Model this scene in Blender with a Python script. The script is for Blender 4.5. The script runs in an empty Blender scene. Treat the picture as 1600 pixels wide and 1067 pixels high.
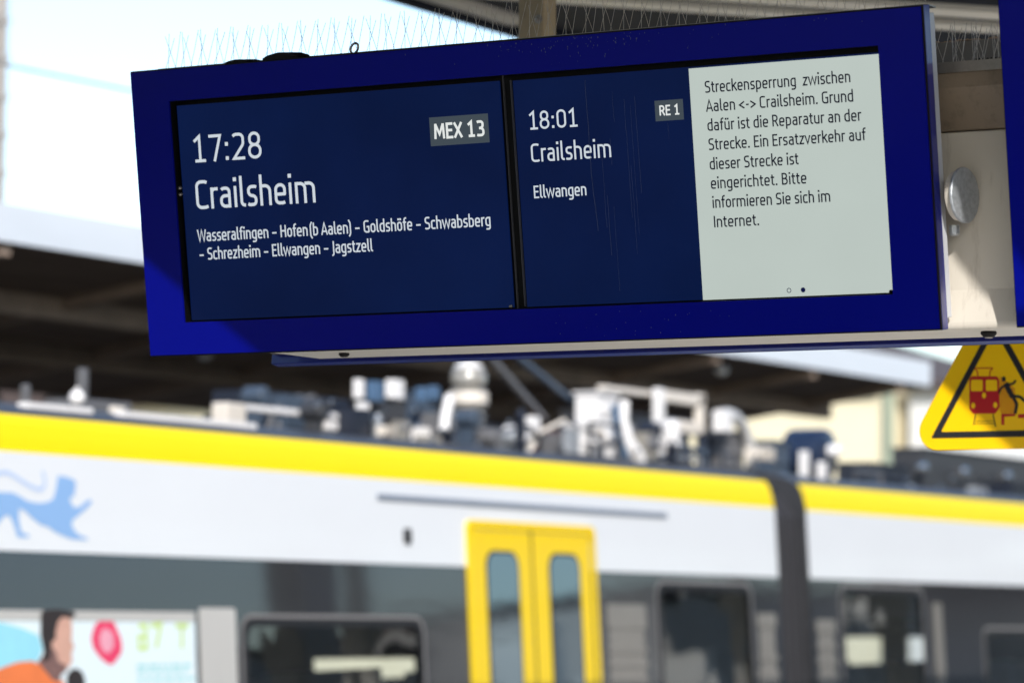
import bpy, bmesh, math, random
from mathutils import Matrix, Vector
random.seed(7)
R = math.radians
scene = bpy.context.scene
COL = scene.collection
EYE = 1.65

# ------------------------------------------------------------------ camera
cam_d = bpy.data.cameras.new('camera')
cam = bpy.data.objects.new('camera', cam_d)
COL.objects.link(cam)
CR = Vector((0.501749, -0.864942, 0.01108)); CU = Vector((-0.073341, -0.029775, 0.996862)); CF = Vector((0.861899, 0.500987, 0.078375))
mw = Matrix.Identity(4)
for i in range(3):
    mw[i][0] = CR[i]; mw[i][1] = CU[i]; mw[i][2] = -CF[i]
mw[2][3] = EYE
cam.matrix_world = mw
cam_d.sensor_width = 36.0; cam_d.sensor_fit = 'HORIZONTAL'; cam_d.lens = 122.66
cam_d.clip_start = 0.1; cam_d.clip_end = 3000
cam_d.dof.use_dof = True; cam_d.dof.focus_distance = 8.80; cam_d.dof.aperture_fstop = 2.8; cam_d.dof.aperture_blades = 9
scene.camera = cam

# ------------------------------------------------------------------ light
SUN = Vector((-1.2, -1.0, 1.0)).normalized()
elev = math.asin(SUN.z)
w = bpy.data.worlds.new('World'); scene.world = w; w.use_nodes = True
nt = w.node_tree; bg = nt.nodes['Background']
sky = nt.nodes.new('ShaderNodeTexSky'); sky.sky_type = 'NISHITA'; sky.sun_disc = False
sky.sun_elevation = elev; sky.sun_rotation = math.atan2(SUN.x, SUN.y)
sky.air_density = 1.0; sky.dust_density = 0.8; sky.ozone_density = 1.0
nt.links.new(sky.outputs[0], bg.inputs[0]); bg.inputs[1].default_value = 0.13
sl = bpy.data.lights.new('sun', 'SUN'); sl.energy = 2.75; sl.angle = R(0.45); sl.color = (1.0, 0.965, 0.92)
so = bpy.data.objects.new('sun', sl); COL.objects.link(so)
so.rotation_euler = SUN.to_track_quat('Z', 'Y').to_euler(); so.location = (0, 0, 30)
scene.view_settings.view_transform = 'Standard'; scene.view_settings.look = 'None'
scene.view_settings.gamma = 1.0; scene.view_settings.use_curve_mapping = False
EXPO = 0.9
scene.view_settings.exposure = EXPO
scene.cycles.max_bounces = 10; scene.cycles.diffuse_bounces = 5; scene.cycles.transparent_max_bounces = 12
scene.cycles.sample_clamp_indirect = 12

# ------------------------------------------------------------------ materials
def lin(c):
    return tuple((v/255/12.92 if v/255 <= .04045 else ((v/255+.055)/1.055)**2.4) for v in c)

def mat(name, col, rough=.5, metal=0., var=.12, scale=6., bump=0., coat=0., spec=.5, stretch=(1, 1, 1), ior=1.5):
    m = bpy.data.materials.new(name); m.use_nodes = True
    n = m.node_tree.nodes; l = m.node_tree.links; b = n['Principled BSDF']
    b.inputs['Roughness'].default_value = rough; b.inputs['Metallic'].default_value = metal
    b.inputs['IOR'].default_value = ior; b.inputs['Specular IOR Level'].default_value = spec
    b.inputs['Coat Weight'].default_value = coat; b.inputs['Coat Roughness'].default_value = .06
    tc = n.new('ShaderNodeTexCoord'); mp = n.new('ShaderNodeMapping'); mp.inputs['Scale'].default_value = stretch
    l.new(tc.outputs['Object'], mp.inputs[0])
    nz = n.new('ShaderNodeTexNoise'); nz.inputs['Scale'].default_value = scale; nz.inputs['Detail'].default_value = 6; nz.inputs['Roughness'].default_value = .62
    l.new(mp.outputs[0], nz.inputs['Vector'])
    mx = n.new('ShaderNodeMix'); mx.data_type = 'RGBA'
    mx.inputs['A'].default_value = tuple(v*(1-var) for v in col)+(1,); mx.inputs['B'].default_value = tuple(min(1, v*(1+var)) for v in col)+(1,)
    l.new(nz.outputs['Fac'], mx.inputs['Factor']); l.new(mx.outputs['Result'], b.inputs['Base Color'])
    if bump:
        bp = n.new('ShaderNodeBump'); bp.inputs['Strength'].default_value = bump; bp.inputs['Distance'].default_value = .02
        l.new(nz.outputs['Fac'], bp.inputs['Height']); l.new(bp.outputs[0], b.inputs['Normal'])
    return m

def tint(m, c):
    m.node_tree.nodes['Principled BSDF'].inputs['Specular Tint'].default_value = c+(1,)
    return m

def dirt(m, dcol, fac, scale, stretch, lo=.55, hi=.75):
    """adds streaks or spots of dirt with a shape of their own"""
    n = m.node_tree.nodes; l = m.node_tree.links; b = n['Principled BSDF']
    src = b.inputs['Base Color'].links[0].from_socket
    tc = n.new('ShaderNodeTexCoord'); mp = n.new('ShaderNodeMapping'); mp.inputs['Scale'].default_value = stretch
    l.new(tc.outputs['Object'], mp.inputs[0])
    nz = n.new('ShaderNodeTexNoise'); nz.inputs['Scale'].default_value = scale; nz.inputs['Detail'].default_value = 8; nz.inputs['Roughness'].default_value = .7
    l.new(mp.outputs[0], nz.inputs['Vector'])
    rp = n.new('ShaderNodeMapRange'); rp.inputs[1].default_value = lo; rp.inputs[2].default_value = hi; rp.inputs[4].default_value = fac
    l.new(nz.outputs['Fac'], rp.inputs[0])
    mx = n.new('ShaderNodeMix'); mx.data_type = 'RGBA'; mx.inputs['B'].default_value = dcol+(1,)
    l.new(rp.outputs[0], mx.inputs['Factor']); l.new(src, mx.inputs['A']); l.new(mx.outputs['Result'], b.inputs['Base Color'])
    return m

def emit(name, rgb, base=(.001, .001, .0012), rough=.12, var=.0, grain=0, spec=.5):
    """a lit LCD area; rgb is the value it shows"""
    m = bpy.data.materials.new(name); m.use_nodes = True
    n = m.node_tree.nodes; l = m.node_tree.links; b = n['Principled BSDF']
    b.inputs['Base Color'].default_value = base+(1,); b.inputs['Roughness'].default_value = rough; b.inputs['Specular IOR Level'].default_value = spec
    c = tuple(v/(2**EXPO) for v in lin(rgb))
    b.inputs['Emission Strength'].default_value = 1
    b.inputs['Emission Color'].default_value = c+(1,)
    if var:
        tc = n.new('ShaderNodeTexCoord'); nz = n.new('ShaderNodeTexNoise'); nz.inputs['Scale'].default_value = grain; nz.inputs['Detail'].default_value = 4
        l.new(tc.outputs['Object'], nz.inputs['Vector'])
        mx = n.new('ShaderNodeMix'); mx.data_type = 'RGBA'
        mx.inputs['A'].default_value = tuple(v*(1-var) for v in c)+(1,); mx.inputs['B'].default_value = tuple(v*(1+var) for v in c)+(1,)
        l.new(nz.outputs['Fac'], mx.inputs['Factor']); l.new(mx.outputs['Result'], b.inputs['Emission Color'])
    return m

def window_glass(name, tint=(.86, .95, 1.0), clear=.72):
    """tinted coated train glass: part seen through, part mirror"""
    m = bpy.data.materials.new(name); m.use_nodes = True
    n = m.node_tree.nodes; l = m.node_tree.links
    for x in list(n):
        if x.type != 'OUTPUT_MATERIAL': n.remove(x)
    out = n['Material Output']
    tr = n.new('ShaderNodeBsdfTransparent'); tr.inputs[0].default_value = tuple(v*clear for v in tint)+(1,)
    gl = n.new('ShaderNodeBsdfGlossy'); gl.inputs['Roughness'].default_value = .02; gl.inputs[0].default_value = (.9, .95, 1, 1)
    fr = n.new('ShaderNodeFresnel'); fr.inputs['IOR'].default_value = 1.9
    tc = n.new('ShaderNodeTexCoord'); nz = n.new('ShaderNodeTexNoise'); nz.inputs['Scale'].default_value = 2.2; nz.inputs['Detail'].default_value = 1
    bp = n.new('ShaderNodeBump'); bp.inputs['Strength'].default_value = .05; bp.inputs['Distance'].default_value = .06
    l.new(tc.outputs['Object'], nz.inputs['Vector']); l.new(nz.outputs['Fac'], bp.inputs['Height']); l.new(bp.outputs[0], gl.inputs['Normal'])
    mx = n.new('ShaderNodeMixShader'); l.new(fr.outputs[0], mx.inputs[0]); l.new(tr.outputs[0], mx.inputs[1]); l.new(gl.outputs[0], mx.inputs[2])
    l.new(mx.outputs[0], out.inputs[0])
    return m

M = {}
M['blue'] = mat('blue_enamel', (.001, .003, .19), .14, var=.05, scale=3, spec=.22)
M['blue_side'] = mat('blue_frame_metal', (.006, .012, .17), .30, coat=.5, spec=.3, var=.12, scale=14, stretch=(1, 1, .2))
M['gasket'] = mat('rubber_gasket', (.007, .006, .006), .6, var=.3, scale=30, spec=.2)
M['bezel'] = mat('black_bezel', (.004, .0038, .0035), .5, var=.3, scale=20, spec=.15)
M['grey_plate'] = mat('grey_powder_coat', (.50, .51, .53), .45, var=.06, scale=20)
M['cream'] = dirt(mat('cream_paint', (.58, .535, .46), .5, var=.06, scale=5, bump=.02), (.16, .11, .07), .45, 9, (3, 3, .5), .56, .80)
M['cream_dull'] = dirt(mat('grimy_shaded_cream_paint', (.22, .17, .12), .5, var=.12, scale=5, bump=.02), (.06, .04, .025), .5, 9, (1, 3, 3), .5, .75)  # browner than the housing: grime plus the lip's shade put into the colour
M['galv'] = mat('galvanised_steel', (.42, .44, .46), .45, metal=.55, var=.55, scale=70, bump=.15)
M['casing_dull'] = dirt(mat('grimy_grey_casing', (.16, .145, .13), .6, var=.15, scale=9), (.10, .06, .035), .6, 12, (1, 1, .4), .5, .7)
M['debris'] = mat('dry_litter', (.30, .20, .13), .9, var=.5, scale=60)
M['steel'] = mat('bare_steel', (.32, .29, .26), .38, metal=.8, var=.35, scale=40)
M['wire'] = mat('stainless_wire', (.52, .46, .40), .4, metal=.6, var=.25, scale=60)
M['brown_post'] = dirt(mat('weathered_brown_paint', (.42, .33, .20), .6, var=.2, scale=14, bump=.1), (.10, .05, .02), .6, 20, (1, 1, .4), .55, .7)
M['lcd'] = emit('lcd_navy', (7, 23, 63), var=.42, grain=2.6, rough=.14, spec=.12)  # slow variation of the glow paints soft reflections into the screen
M['lcd_off'] = emit('lcd_dark', (6, 8, 18), rough=.14, spec=.12)
M['badge'] = emit('lcd_badge_grey', (62, 72, 80))
M['panel'] = emit('lcd_notice_white', (186, 197, 191), var=.05, grain=4.0, rough=.35)
M['glyph'] = emit('lcd_white_lettering', (205, 214, 222))
M['glyph_bold'] = emit('lcd_badge_lettering', (226, 230, 228))
M['ink'] = emit('lcd_dark_lettering', (10, 16, 34))
M['dot'] = emit('lcd_dot_blue', (8, 16, 62))
M['sign_y'] = mat('sign_yellow', (1.0, .585, .0), .35, var=.04, scale=8)
M['sign_k'] = mat('sign_black', (.018, .018, .02), .4, var=.1)
M['sign_r'] = mat('sign_red', (.48, .012, .015), .4, var=.06)
M['white'] = mat('white_train_paint', (.73, .755, .785), .30, coat=.25, var=.03, scale=1.2)
M['yellow'] = mat('yellow_train_paint', (.84, .63, .002), .42, spec=.15, var=.04, scale=1.5)
M['door_y'] = mat('yellow_door_paint', (.85, .59, .002), .30, coat=.15, var=.03, scale=2)
M['band'] = mat('dark_window_band', (.028, .028, .032), .05, var=.2, scale=1.6, ior=1.75, bump=.05, stretch=(.35, 1, 2.2))
M['door_glass'] = mat('dark_door_glass', (.012, .014, .018), .03, var=.2, scale=2, ior=3.0, bump=.03)
tint(M['band'], (.70, .86, 1.)); tint(M['door_glass'], (.60, .82, 1.))
M['glass'] = window_glass('tinted_window_glass')
M['rubber'] = mat('black_rubber', (.015, .015, .017), .55, var=.3, scale=12)
M['trim_grey'] = mat('grey_window_trim', (.22, .21, .21), .35, var=.15, scale=8)
M['pillar_reflection'] = mat('pillar_reflection_grey', (.19, .18, .165), .15, var=.15, scale=6)
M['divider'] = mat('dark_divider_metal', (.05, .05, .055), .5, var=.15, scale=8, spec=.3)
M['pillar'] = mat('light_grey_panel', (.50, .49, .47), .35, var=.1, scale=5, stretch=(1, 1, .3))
M['slot'] = mat('grey_door_rail', (.22, .26, .33), .45, var=.15, scale=8)
M['lion'] = mat('light_blue_foil', (.25, .43, .72), .35, var=.03, scale=3)
M['lion_pale'] = mat('pale_blue_foil', (.45, .57, .80), .35, var=.03, scale=3)
M['bellows'] = mat('bellows_rubber', (.035, .034, .038), .55, var=.35, scale=20, stretch=(8, 1, .3))
M['navy'] = mat('navy_equipment', (.012, .016, .028), .45, var=.4, scale=7)
M['dark'] = mat('dark_grey_equipment', (.035, .036, .04), .45, var=.4, scale=9)
M['grey'] = mat('grey_equipment', (.12, .12, .125), .45, var=.3, scale=9)
M['slate'] = mat('slate_blue_equipment', (.05, .07, .10), .35, var=.3, scale=6)
M['tank'] = mat('navy_tank_paint', (.012, .022, .05), .25, var=.2, scale=6)
M['bluebox'] = mat('blue_equipment', (.07, .13, .22), .35, var=.2, scale=6)
M['whitebox'] = mat('white_equipment', (.74, .72, .70), .35, var=.1, scale=9)
M['creambox'] = mat('cream_equipment', (.66, .60, .52), .4, var=.15, scale=9)
M['maroon'] = mat('maroon_insulator', (.12, .03, .03), .3, var=.2, scale=9)
M['porcelain'] = mat('grey_insulator', (.26, .245, .215), .22, var=.2, scale=12, coat=.4)
M['chrome'] = mat('polished_steel', (.75, .72, .68), .08, metal=1., var=.1)
M['interior'] = mat('train_interior', (.20, .20, .21), .6, var=.2, scale=3)
M['seat'] = mat('seat_fabric', (.06, .08, .16), .8, var=.3, scale=20)
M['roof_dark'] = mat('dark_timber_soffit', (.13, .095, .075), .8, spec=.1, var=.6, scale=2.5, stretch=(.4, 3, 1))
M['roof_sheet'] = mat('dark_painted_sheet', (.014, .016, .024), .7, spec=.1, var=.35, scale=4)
M['fascia'] = mat('white_fascia', (.56, .59, .63), .45, var=.08, scale=2, stretch=(.5, 1, 2))
M['concrete'] = mat('platform_paving', (.23, .22, .20), .8, var=.25, scale=1.7, bump=.2)
M['slabs'] = mat('bounce_slab_concrete', (.78, .735, .66), .8, var=.12, scale=2.5, bump=.15)
M['far_paving'] = mat('far_platform_paving', (.11, .105, .10), .85, var=.25, scale=1.7, bump=.2)
M['asphalt'] = mat('yard_ground', (.10, .095, .085), .9, var=.4, scale=.6, bump=.2)
M['ballast'] = mat('track_ballast', (.10, .09, .08), .95, var=.6, scale=18, bump=.8)
M['edge_white'] = mat('edge_line_paint', (.7, .7, .68), .7, var=.15, scale=8)
M['rail_steel'] = mat('rail_steel', (.20, .14, .10), .4, metal=.7, var=.4, scale=9)
M['wall_cream'] = mat('cream_render', (.74, .66, .46), .8, var=.08, scale=1.2)
M['wall_white'] = mat('white_render', (.66, .66, .64), .8, var=.08, scale=1.2)
M['brick'] = mat('grey_render', (.45, .42, .38), .85, var=.3, scale=3)
M['wall_pale'] = mat('pale_cream_render', (.78, .74, .66), .8, var=.06, scale=2)
M['pipe_green'] = mat('green_grey_downpipe', (.26, .30, .22), .5, var=.2, scale=4)
M['rafter'] = mat('brown_rafter', (.24, .18, .14), .8, spec=.1, var=.4, scale=4)
M['rib'] = mat('pale_cream_rib', (.74, .68, .57), .5, var=.08, scale=4)
M['tile'] = mat('dark_roof_tile', (.07, .05, .045), .8, var=.4, scale=8)
M['mast'] = mat('weathered_mast_steel', (.34, .32, .30), .6, var=.3, scale=5)
M['win'] = mat('house_window', (.03, .035, .04), .08, var=.2)
M['poster_white'] = mat('poster_pale_blue', (.74, .84, .88), .3, var=.03, scale=2, coat=.3)
M['poster_sky'] = mat('poster_cyan', (.30, .68, .86), .3, var=.25, scale=3, coat=.3)
M['p_hair'] = mat('poster_dark_hair', (.03, .022, .022), .4, var=.3, scale=20)
M['p_skin'] = mat('poster_skin', (.62, .36, .28), .4, var=.18, scale=9)
M['p_shade'] = mat('poster_skin_dark', (.20, .11, .10), .4, var=.2, scale=12)
M['p_orange'] = mat('poster_orange', (.80, .20, .06), .4, var=.2, scale=6)
M['p_red'] = mat('poster_red', (.78, .05, .14), .4, var=.1, scale=9)
M['p_pink'] = mat('poster_pink', (.80, .36, .46), .4, var=.15, scale=14)
M['p_green'] = mat('poster_lime', (.55, .72, .22), .4, var=.1, scale=9)
M['p_teal'] = mat('poster_teal', (.30, .66, .68), .4, var=.15, scale=20)

# ------------------------------------------------------------------ helpers
class MB:
    def __init__(s): s.v = []; s.f = []; s.mi = []
    def add(s, vs, fs, mi=0):
        o = len(s.v); s.v += [tuple(p) for p in vs]
        for f in fs: s.f.append(tuple(i+o for i in f)); s.mi.append(mi)
        return s
    def box(s, a, b, mi=0):
        (x0, y0, z0), (x1, y1, z1) = a, b
        x0, x1 = min(x0, x1), max(x0, x1); y0, y1 = min(y0, y1), max(y0, y1); z0, z1 = min(z0, z1), max(z0, z1)
        return s.add([(x0, y0, z0), (x1, y0, z0), (x1, y1, z0), (x0, y1, z0), (x0, y0, z1), (x1, y0, z1), (x1, y1, z1), (x0, y1, z1)],
                     [(0, 3, 2, 1), (4, 5, 6, 7), (0, 1, 5, 4), (1, 2, 6, 5), (2, 3, 7, 6), (3, 0, 4, 7)], mi)
    def prism(s, pts, fn, d0, d1, mi=0):
        """pts 2-D outline; fn(u,v,d) -> 3-D"""
        n = len(pts)
        vs = [fn(u, v, d0) for u, v in pts]+[fn(u, v, d1) for u, v in pts]
        fs = [tuple(range(n)), tuple(range(2*n-1, n-1, -1))]+[(i, i+n, (i+1) % n+n, (i+1) % n) for i in range(n)]
        return s.add(vs, fs, mi)
    def tube(s, pts, r, seg=8, mi=0, cap=True, taper=None):
        pts = [Vector(p) for p in pts]; n = len(pts); rings = []
        up = None
        for i, p in enumerate(pts):
            t = (pts[min(i+1, n-1)]-pts[max(i-1, 0)]).normalized()
            if up is None: up = Vector((0, 0, 1)) if abs(t.z) < .9 else Vector((1, 0, 0))
            a = t.cross(up).normalized(); b = a.cross(t).normalized(); up = b
            rr = r if taper is None else r*taper[i]
            rings.append([p+(a*math.cos(q)+b*math.sin(q))*rr for q in [2*math.pi*k/seg for k in range(seg)]])
        vs = [v for g in rings for v in g]; fs = []
        for i in range(n-1):
            for k in range(seg): fs.append((i*seg+k, i*seg+(k+1) % seg, (i+1)*seg+(k+1) % seg, (i+1)*seg+k))
        if cap: fs += [tuple(range(seg-1, -1, -1)), tuple(range((n-1)*seg, n*seg))]
        return s.add(vs, fs, mi)
    def lathe(s, prof, origin, axis, seg=28, mi=0):
        """prof list of (r, h) turned about axis"""
        ax = Vector(axis).normalized(); t = Vector((0, 0, 1)) if abs(ax.z) < .9 else Vector((1, 0, 0))
        a = ax.cross(t).normalized(); b = ax.cross(a)
        o = Vector(origin); vs = []; fs = []
        for r, h in prof:
            for k in range(seg):
                q = 2*math.pi*k/seg; vs.append(o+ax*h+(a*math.cos(q)+b*math.sin(q))*r)
        for i in range(len(prof)-1):
            for k in range(seg): fs.append((i*seg+k, i*seg+(k+1) % seg, (i+1)*seg+(k+1) % seg, (i+1)*seg+k))
        fs += [tuple(range(seg-1, -1, -1)), tuple(range((len(prof)-1)*seg, len(prof)*seg))]
        return s.add(vs, fs, mi)
    def build(s, name, m, parent=None, world=None, bevel=0, smooth=False):
        me = bpy.data.meshes.new(name)
        vs = s.v
        if world is not None:
            inv = world.inverted(); vs = [inv @ Vector(p) for p in vs]
        me.from_pydata([tuple(p) for p in vs], [], s.f)
        ms = m if isinstance(m, (list, tuple)) else [m]
        for x in ms: me.materials.append(x)
        me.polygons.foreach_set('material_index', s.mi)
        bm = bmesh.new(); bm.from_mesh(me); bmesh.ops.recalc_face_normals(bm, faces=bm.faces); bm.to_mesh(me); bm.free()
        o = bpy.data.objects.new(name, me); COL.objects.link(o)
        if parent: o.parent = parent
        if bevel:
            md = o.modifiers.new('edge', 'BEVEL'); md.width = bevel; md.segments = 2; md.limit_method = 'ANGLE'; md.angle_limit = R(40)
        if smooth:
            for p in me.polygons: p.use_smooth = True
            md = o.modifiers.new('split', 'EDGE_SPLIT'); md.split_angle = R(40)
        return o

def tag(o, label=None, cat=None, group=None, kind=None):
    if label: o['label'] = label
    if cat: o['category'] = cat
    if group: o['group'] = group
    if kind: o['kind'] = kind
    return o

def empty(name, mtx):
    o = bpy.data.objects.new(name, None); COL.objects.link(o); o.matrix_world = mtx
    o.empty_display_size = .1
    return o

def kids(o): return [c for c in bpy.data.objects if c.parent == o]

def rounded(pts, r, seg=6, closed=True):
    """round the corners of a 2-D polyline; r number or list"""
    n = len(pts); out = []
    for i, p in enumerate(pts):
        rr = r[i] if isinstance(r, (list, tuple)) else r
        if (not closed and i in (0, n-1)) or rr <= 0: out.append(tuple(p)); continue
        p = Vector(p[:2]); a = Vector(pts[i-1][:2])-p; b = Vector(pts[(i+1) % n][:2])-p
        la, lb = a.length, b.length; a.normalize(); b.normalize()
        ang = a.angle(b)
        if ang > 3.1: out.append(tuple(p)); continue
        t = rr/math.tan(ang/2)
        la2 = la if (not closed and i-1 == 0) else la/2; lb2 = lb if (not closed and i+1 == n-1) else lb/2
        t = min(t, la2, lb2); q = t*math.tan(ang/2)
        c = p+(a+b).normalized()*(q/math.sin(ang/2))
        s0 = p+a*t-c; s1 = p+b*t-c
        a0 = math.atan2(s0.y, s0.x); da = math.atan2(s1.y, s1.x)-a0
        while da > math.pi: da -= 2*math.pi
        while da < -math.pi: da += 2*math.pi
        for k in range(seg+1):
            g = a0+da*k/seg; out.append((c.x+q*math.cos(g), c.y+q*math.sin(g)))
    return out

def rrect(x0, z0, x1, z1, r, seg=5): return rounded([(x0, z0), (x1, z0), (x1, z1), (x0, z1)], r, seg)

def ribbon(mb, pts, width, fn, closed=False, mi=0):
    """flat stroke of constant width along a 2-D polyline"""
    P = [Vector(p) for p in pts]; Q = [P[0]]
    for p in P[1:]:
        if (p-Q[-1]).length > 1e-7: Q.append(p)
    if closed and (Q[0]-Q[-1]).length < 1e-7: Q.pop()
    n = len(Q); L = []; G = []
    for i in range(n):
        a = Q[i-1] if (i or closed) else None; b = Q[(i+1) % n] if (i < n-1 or closed) else None
        d0 = (Q[i]-a).normalized() if a is not None else (b-Q[i]).normalized()
        d1 = (b-Q[i]).normalized() if b is not None else d0
        n0 = Vector((-d0.y, d0.x)); n1 = Vector((-d1.y, d1.x)); m = n0+n1
        if m.length < 1e-6: m = n0
        m.normalize(); k = 1/max(.45, m.dot(n0))
        L.append(Q[i]+m*width/2*k); G.append(Q[i]-m*width/2*k)
    vs = [fn(*p) for p in L]+[fn(*p) for p in G]
    fs = [(i, (i+1) % n, (i+1) % n+n, i+n) for i in range(n if closed else n-1)]
    mb.add(vs, fs, mi)

# ------------------------------------------------------------------ a condensed sign alphabet drawn as strokes (cap height 700)
B_, T_, X_ = 39, 661, 471
def bowl(x0, x1, y0, y1): return [(x0, y1), (x1, y1), (x1, y0), (x0, y0)]
GL = {}
def G(ch, adv, *st): GL[ch] = (adv, st)
def S(pts, r=130, closed=False): return (pts, r, closed)
def D(x, y): return ([(x, y-45), (x, y+45)], 0, 'dot')
stem = lambda x, y0, y1: S([(x, y0), (x, y1)], 0)
G(' ', 175)
G('\u2009', 75)
G('a', 385, S([(85, 440), (120, 471), (300, 471), (300, 0)], 120), S([(300, 290), (75, 290), (75, 39), (300, 39)], 105))
G('b', 400, stem(82, 0, 745), S(bowl(82, 322, 39, 471)))
G('c', 335, S([(305, 450), (265, 471), (78, 471), (78, 39), (265, 39), (310, 60)], 140))
G('d', 400, stem(318, 0, 745), S(bowl(318, 78, 39, 471)))
G('e', 390, S([(78, 250), (318, 250), (318, 471), (78, 471), (78, 39), (270, 39), (315, 58)], [0, 6, 125, 135, 140, 120, 0]))
G('f', 255, S([(255, 706), (115, 706), (115, 0)], 95), S([(20, 475), (235, 475)], 0))
G('g', 400, S(bowl(318, 78, 39, 471)), S([(318, 510), (318, -158), (120, -158), (85, -140)], 125))
G('h', 400, stem(82, 0, 745), S([(82, 471), (320, 471), (320, 0)], 125))
G('i', 164, stem(82, 0, 510), D(82, 672))
G('k', 365, stem(82, 0, 745), S([(330, 510), (100, 255)], 0), S([(165, 318), (345, 0)], 0))
G('l', 205, S([(82, 745), (82, 39), (188, 39)], 85))
G('m', 625, stem(82, 0, 510), S([(82, 471), (312, 471), (312, 0)], 120), S([(312, 471), (543, 471), (543, 0)], 120))
G('n', 400, stem(82, 0, 510), S([(82, 471), (320, 471), (320, 0)], 125))
G('o', 396, S([(78, 39), (318, 39), (318, 471), (78, 471)], 130, True))
G('p', 400, stem(82, -190, 510), S(bowl(82, 322, 39, 471)))
G('r', 260, stem(82, 0, 510), S([(82, 380), (82, 471), (250, 471)], 100))
G('s', 335, S([(290, 452), (255, 471), (75, 471), (75, 268), (270, 240), (270, 39), (95, 39), (50, 62)], [0, 60, 105, 100, 100, 105, 60, 0]))
G('t', 265, S([(112, 645), (112, 39), (245, 39)], 95), S([(20, 475), (235, 475)], 0))
G('u', 400, S([(80, 510), (80, 39), (318, 39)], 125), stem(318, 0, 510))
G('v', 350, S([(35, 510), (175, 25), (315, 510)], 0))
G('w', 545, S([(35, 510), (150, 25), (272, 490), (395, 25), (510, 510)], 0))
G('z', 345, S([(45, 471), (285, 471), (60, 39), (305, 39)], 0))
G('ö', 396, S([(78, 39), (318, 39), (318, 471), (78, 471)], 130, True), D(135, 655), D(262, 655))
G('ü', 400, S([(80, 510), (80, 39), (318, 39)], 125), stem(318, 0, 510), D(135, 655), D(262, 655))
G('A', 430, S([(32, 0), (215, 690), (398, 0)], 0), S([(95, 205), (335, 205)], 0))
G('B', 425, stem(85, 0, 700), S([(85, 661), (325, 661), (325, 365), (85, 365)], 130), S([(85, 365), (348, 365), (348, 39), (85, 39)], 140))
G('C', 410, S([(365, 635), (315, 661), (82, 661), (82, 39), (320, 39), (375, 65)], 180))
G('E', 385, S([(350, 661), (85, 661), (85, 39), (358, 39)], 0), S([(85, 365), (325, 365)], 0))
G('G', 450, S([(375, 635), (325, 661), (82, 661), (82, 39), (372, 39), (372, 340), (240, 340)], [0, 180, 180, 180, 40, 0, 0]))
G('H', 460, stem(85, 0, 700), stem(375, 0, 700), S([(85, 365), (375, 365)], 0))
G('I', 172, stem(86, 0, 700))
G('J', 215, S([(128, 700), (128, -118), (15, -118)], 110))
G('M', 545, S([(70, 0), (98, 700)], 0), S([(98, 690), (272, 215), (446, 690)], 0), S([(446, 700), (474, 0)], 0))
G('R', 420, stem(85, 0, 700), S([(85, 661), (335, 661), (335, 330), (85, 330)], 140), S([(225, 330), (378, 0)], 0))
G('S', 400, S([(345, 632), (300, 661), (80, 661), (80, 375), (330, 335), (330, 39), (110, 39), (55, 70)], [0, 90, 145, 130, 130, 145, 90, 0]))
G('W', 590, S([(25, 700), (150, 20), (295, 660), (440, 20), (565, 700)], 0))
G('X', 415, S([(40, 700), (375, 0)], 0), S([(375, 700), (40, 0)], 0))
G('0', 430, S([(75, 39), (355, 39), (355, 661), (75, 661)], 150, True))
G('1', 430, S([(85, 545), (235, 675), (235, 0)], 0), S([(95, 39), (385, 39)], 0))
G('2', 430, S([(75, 615), (120, 661), (340, 661), (340, 400), (78, 39), (375, 39)], [0, 110, 140, 150, 0, 0]))
G('3', 430, S([(75, 640), (120, 661), (330, 661), (330, 365), (160, 365)], [0, 60, 140, 130, 0]), S([(160, 365), (350, 365), (350, 39), (120, 39), (60, 62)], [0, 140, 150, 60, 0]))
G('7', 430, S([(60, 661), (372, 661), (190, 0)], 0))
G('8', 430, S([(92, 365), (338, 365), (338, 661), (92, 661)], 125, True), S([(70, 39), (360, 39), (360, 365), (70, 365)], 145, True))
G(':', 215, D(107, 62), D(107, 430))
G('.', 185, D(88, 48))
G('–', 400, S([(55, 275), (345, 275)], 0))
G('-', 270, S([(50, 270), (220, 270)], 0))
G('<', 395, S([(345, 465), (60, 265), (345, 65)], 0))
G('>', 395, S([(50, 465), (335, 265), (50, 65)], 0))
G('(', 215, S([(185, 790), (85, 600), (85, 0), (185, -165)], 260))
G(')', 215, S([(30, 790), (130, 600), (130, 0), (30, -165)], 260))

def lettering(name, text, x0, x1, base, cap, weight, m, parent, y, step=0.0):
    """sets one line between x0 and x1 on the display plane y"""
    adv = sum(GL[c][0] for c in text)
    lsb, rsb = 35, 40
    if text[0] == '1': lsb = 70
    if text[-1] in 'gnhmdri': rsb = 45
    sx = (x1-x0)/(adv-lsb-rsb); sy = cap/700.
    mb = MB(); cx = x0-lsb*sx; k = 0
    wx = weight*sy
    for c in text:
        a, st = GL[c]
        for pts, r, cl in st:
            k += 1; yy = y-.00002*(k % 5)
            # corners are rounded in glyph units, then scaled
            if cl == 'dot':
                (px, y0), (_, y1) = pts; h = wx*.62
                q = [(cx+px*sx-h, base+(y0+y1)/2*sy-h), (cx+px*sx+h, base+(y0+y1)/2*sy-h), (cx+px*sx+h, base+(y0+y1)/2*sy+h), (cx+px*sx-h, base+(y0+y1)/2*sy+h)]
                mb.add([(u, yy, v) for u, v in q], [(0, 1, 2, 3)])
            else:
                pp = rounded(pts, r, 7, cl is True)
                pp = [(cx+px*sx, base+py*sy) for px, py in pp]
                ribbon(mb, pp, wx, lambda u, v: (u, yy, v), cl is True)
        cx += a*sx
    return mb.build(name, m, parent)

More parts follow.
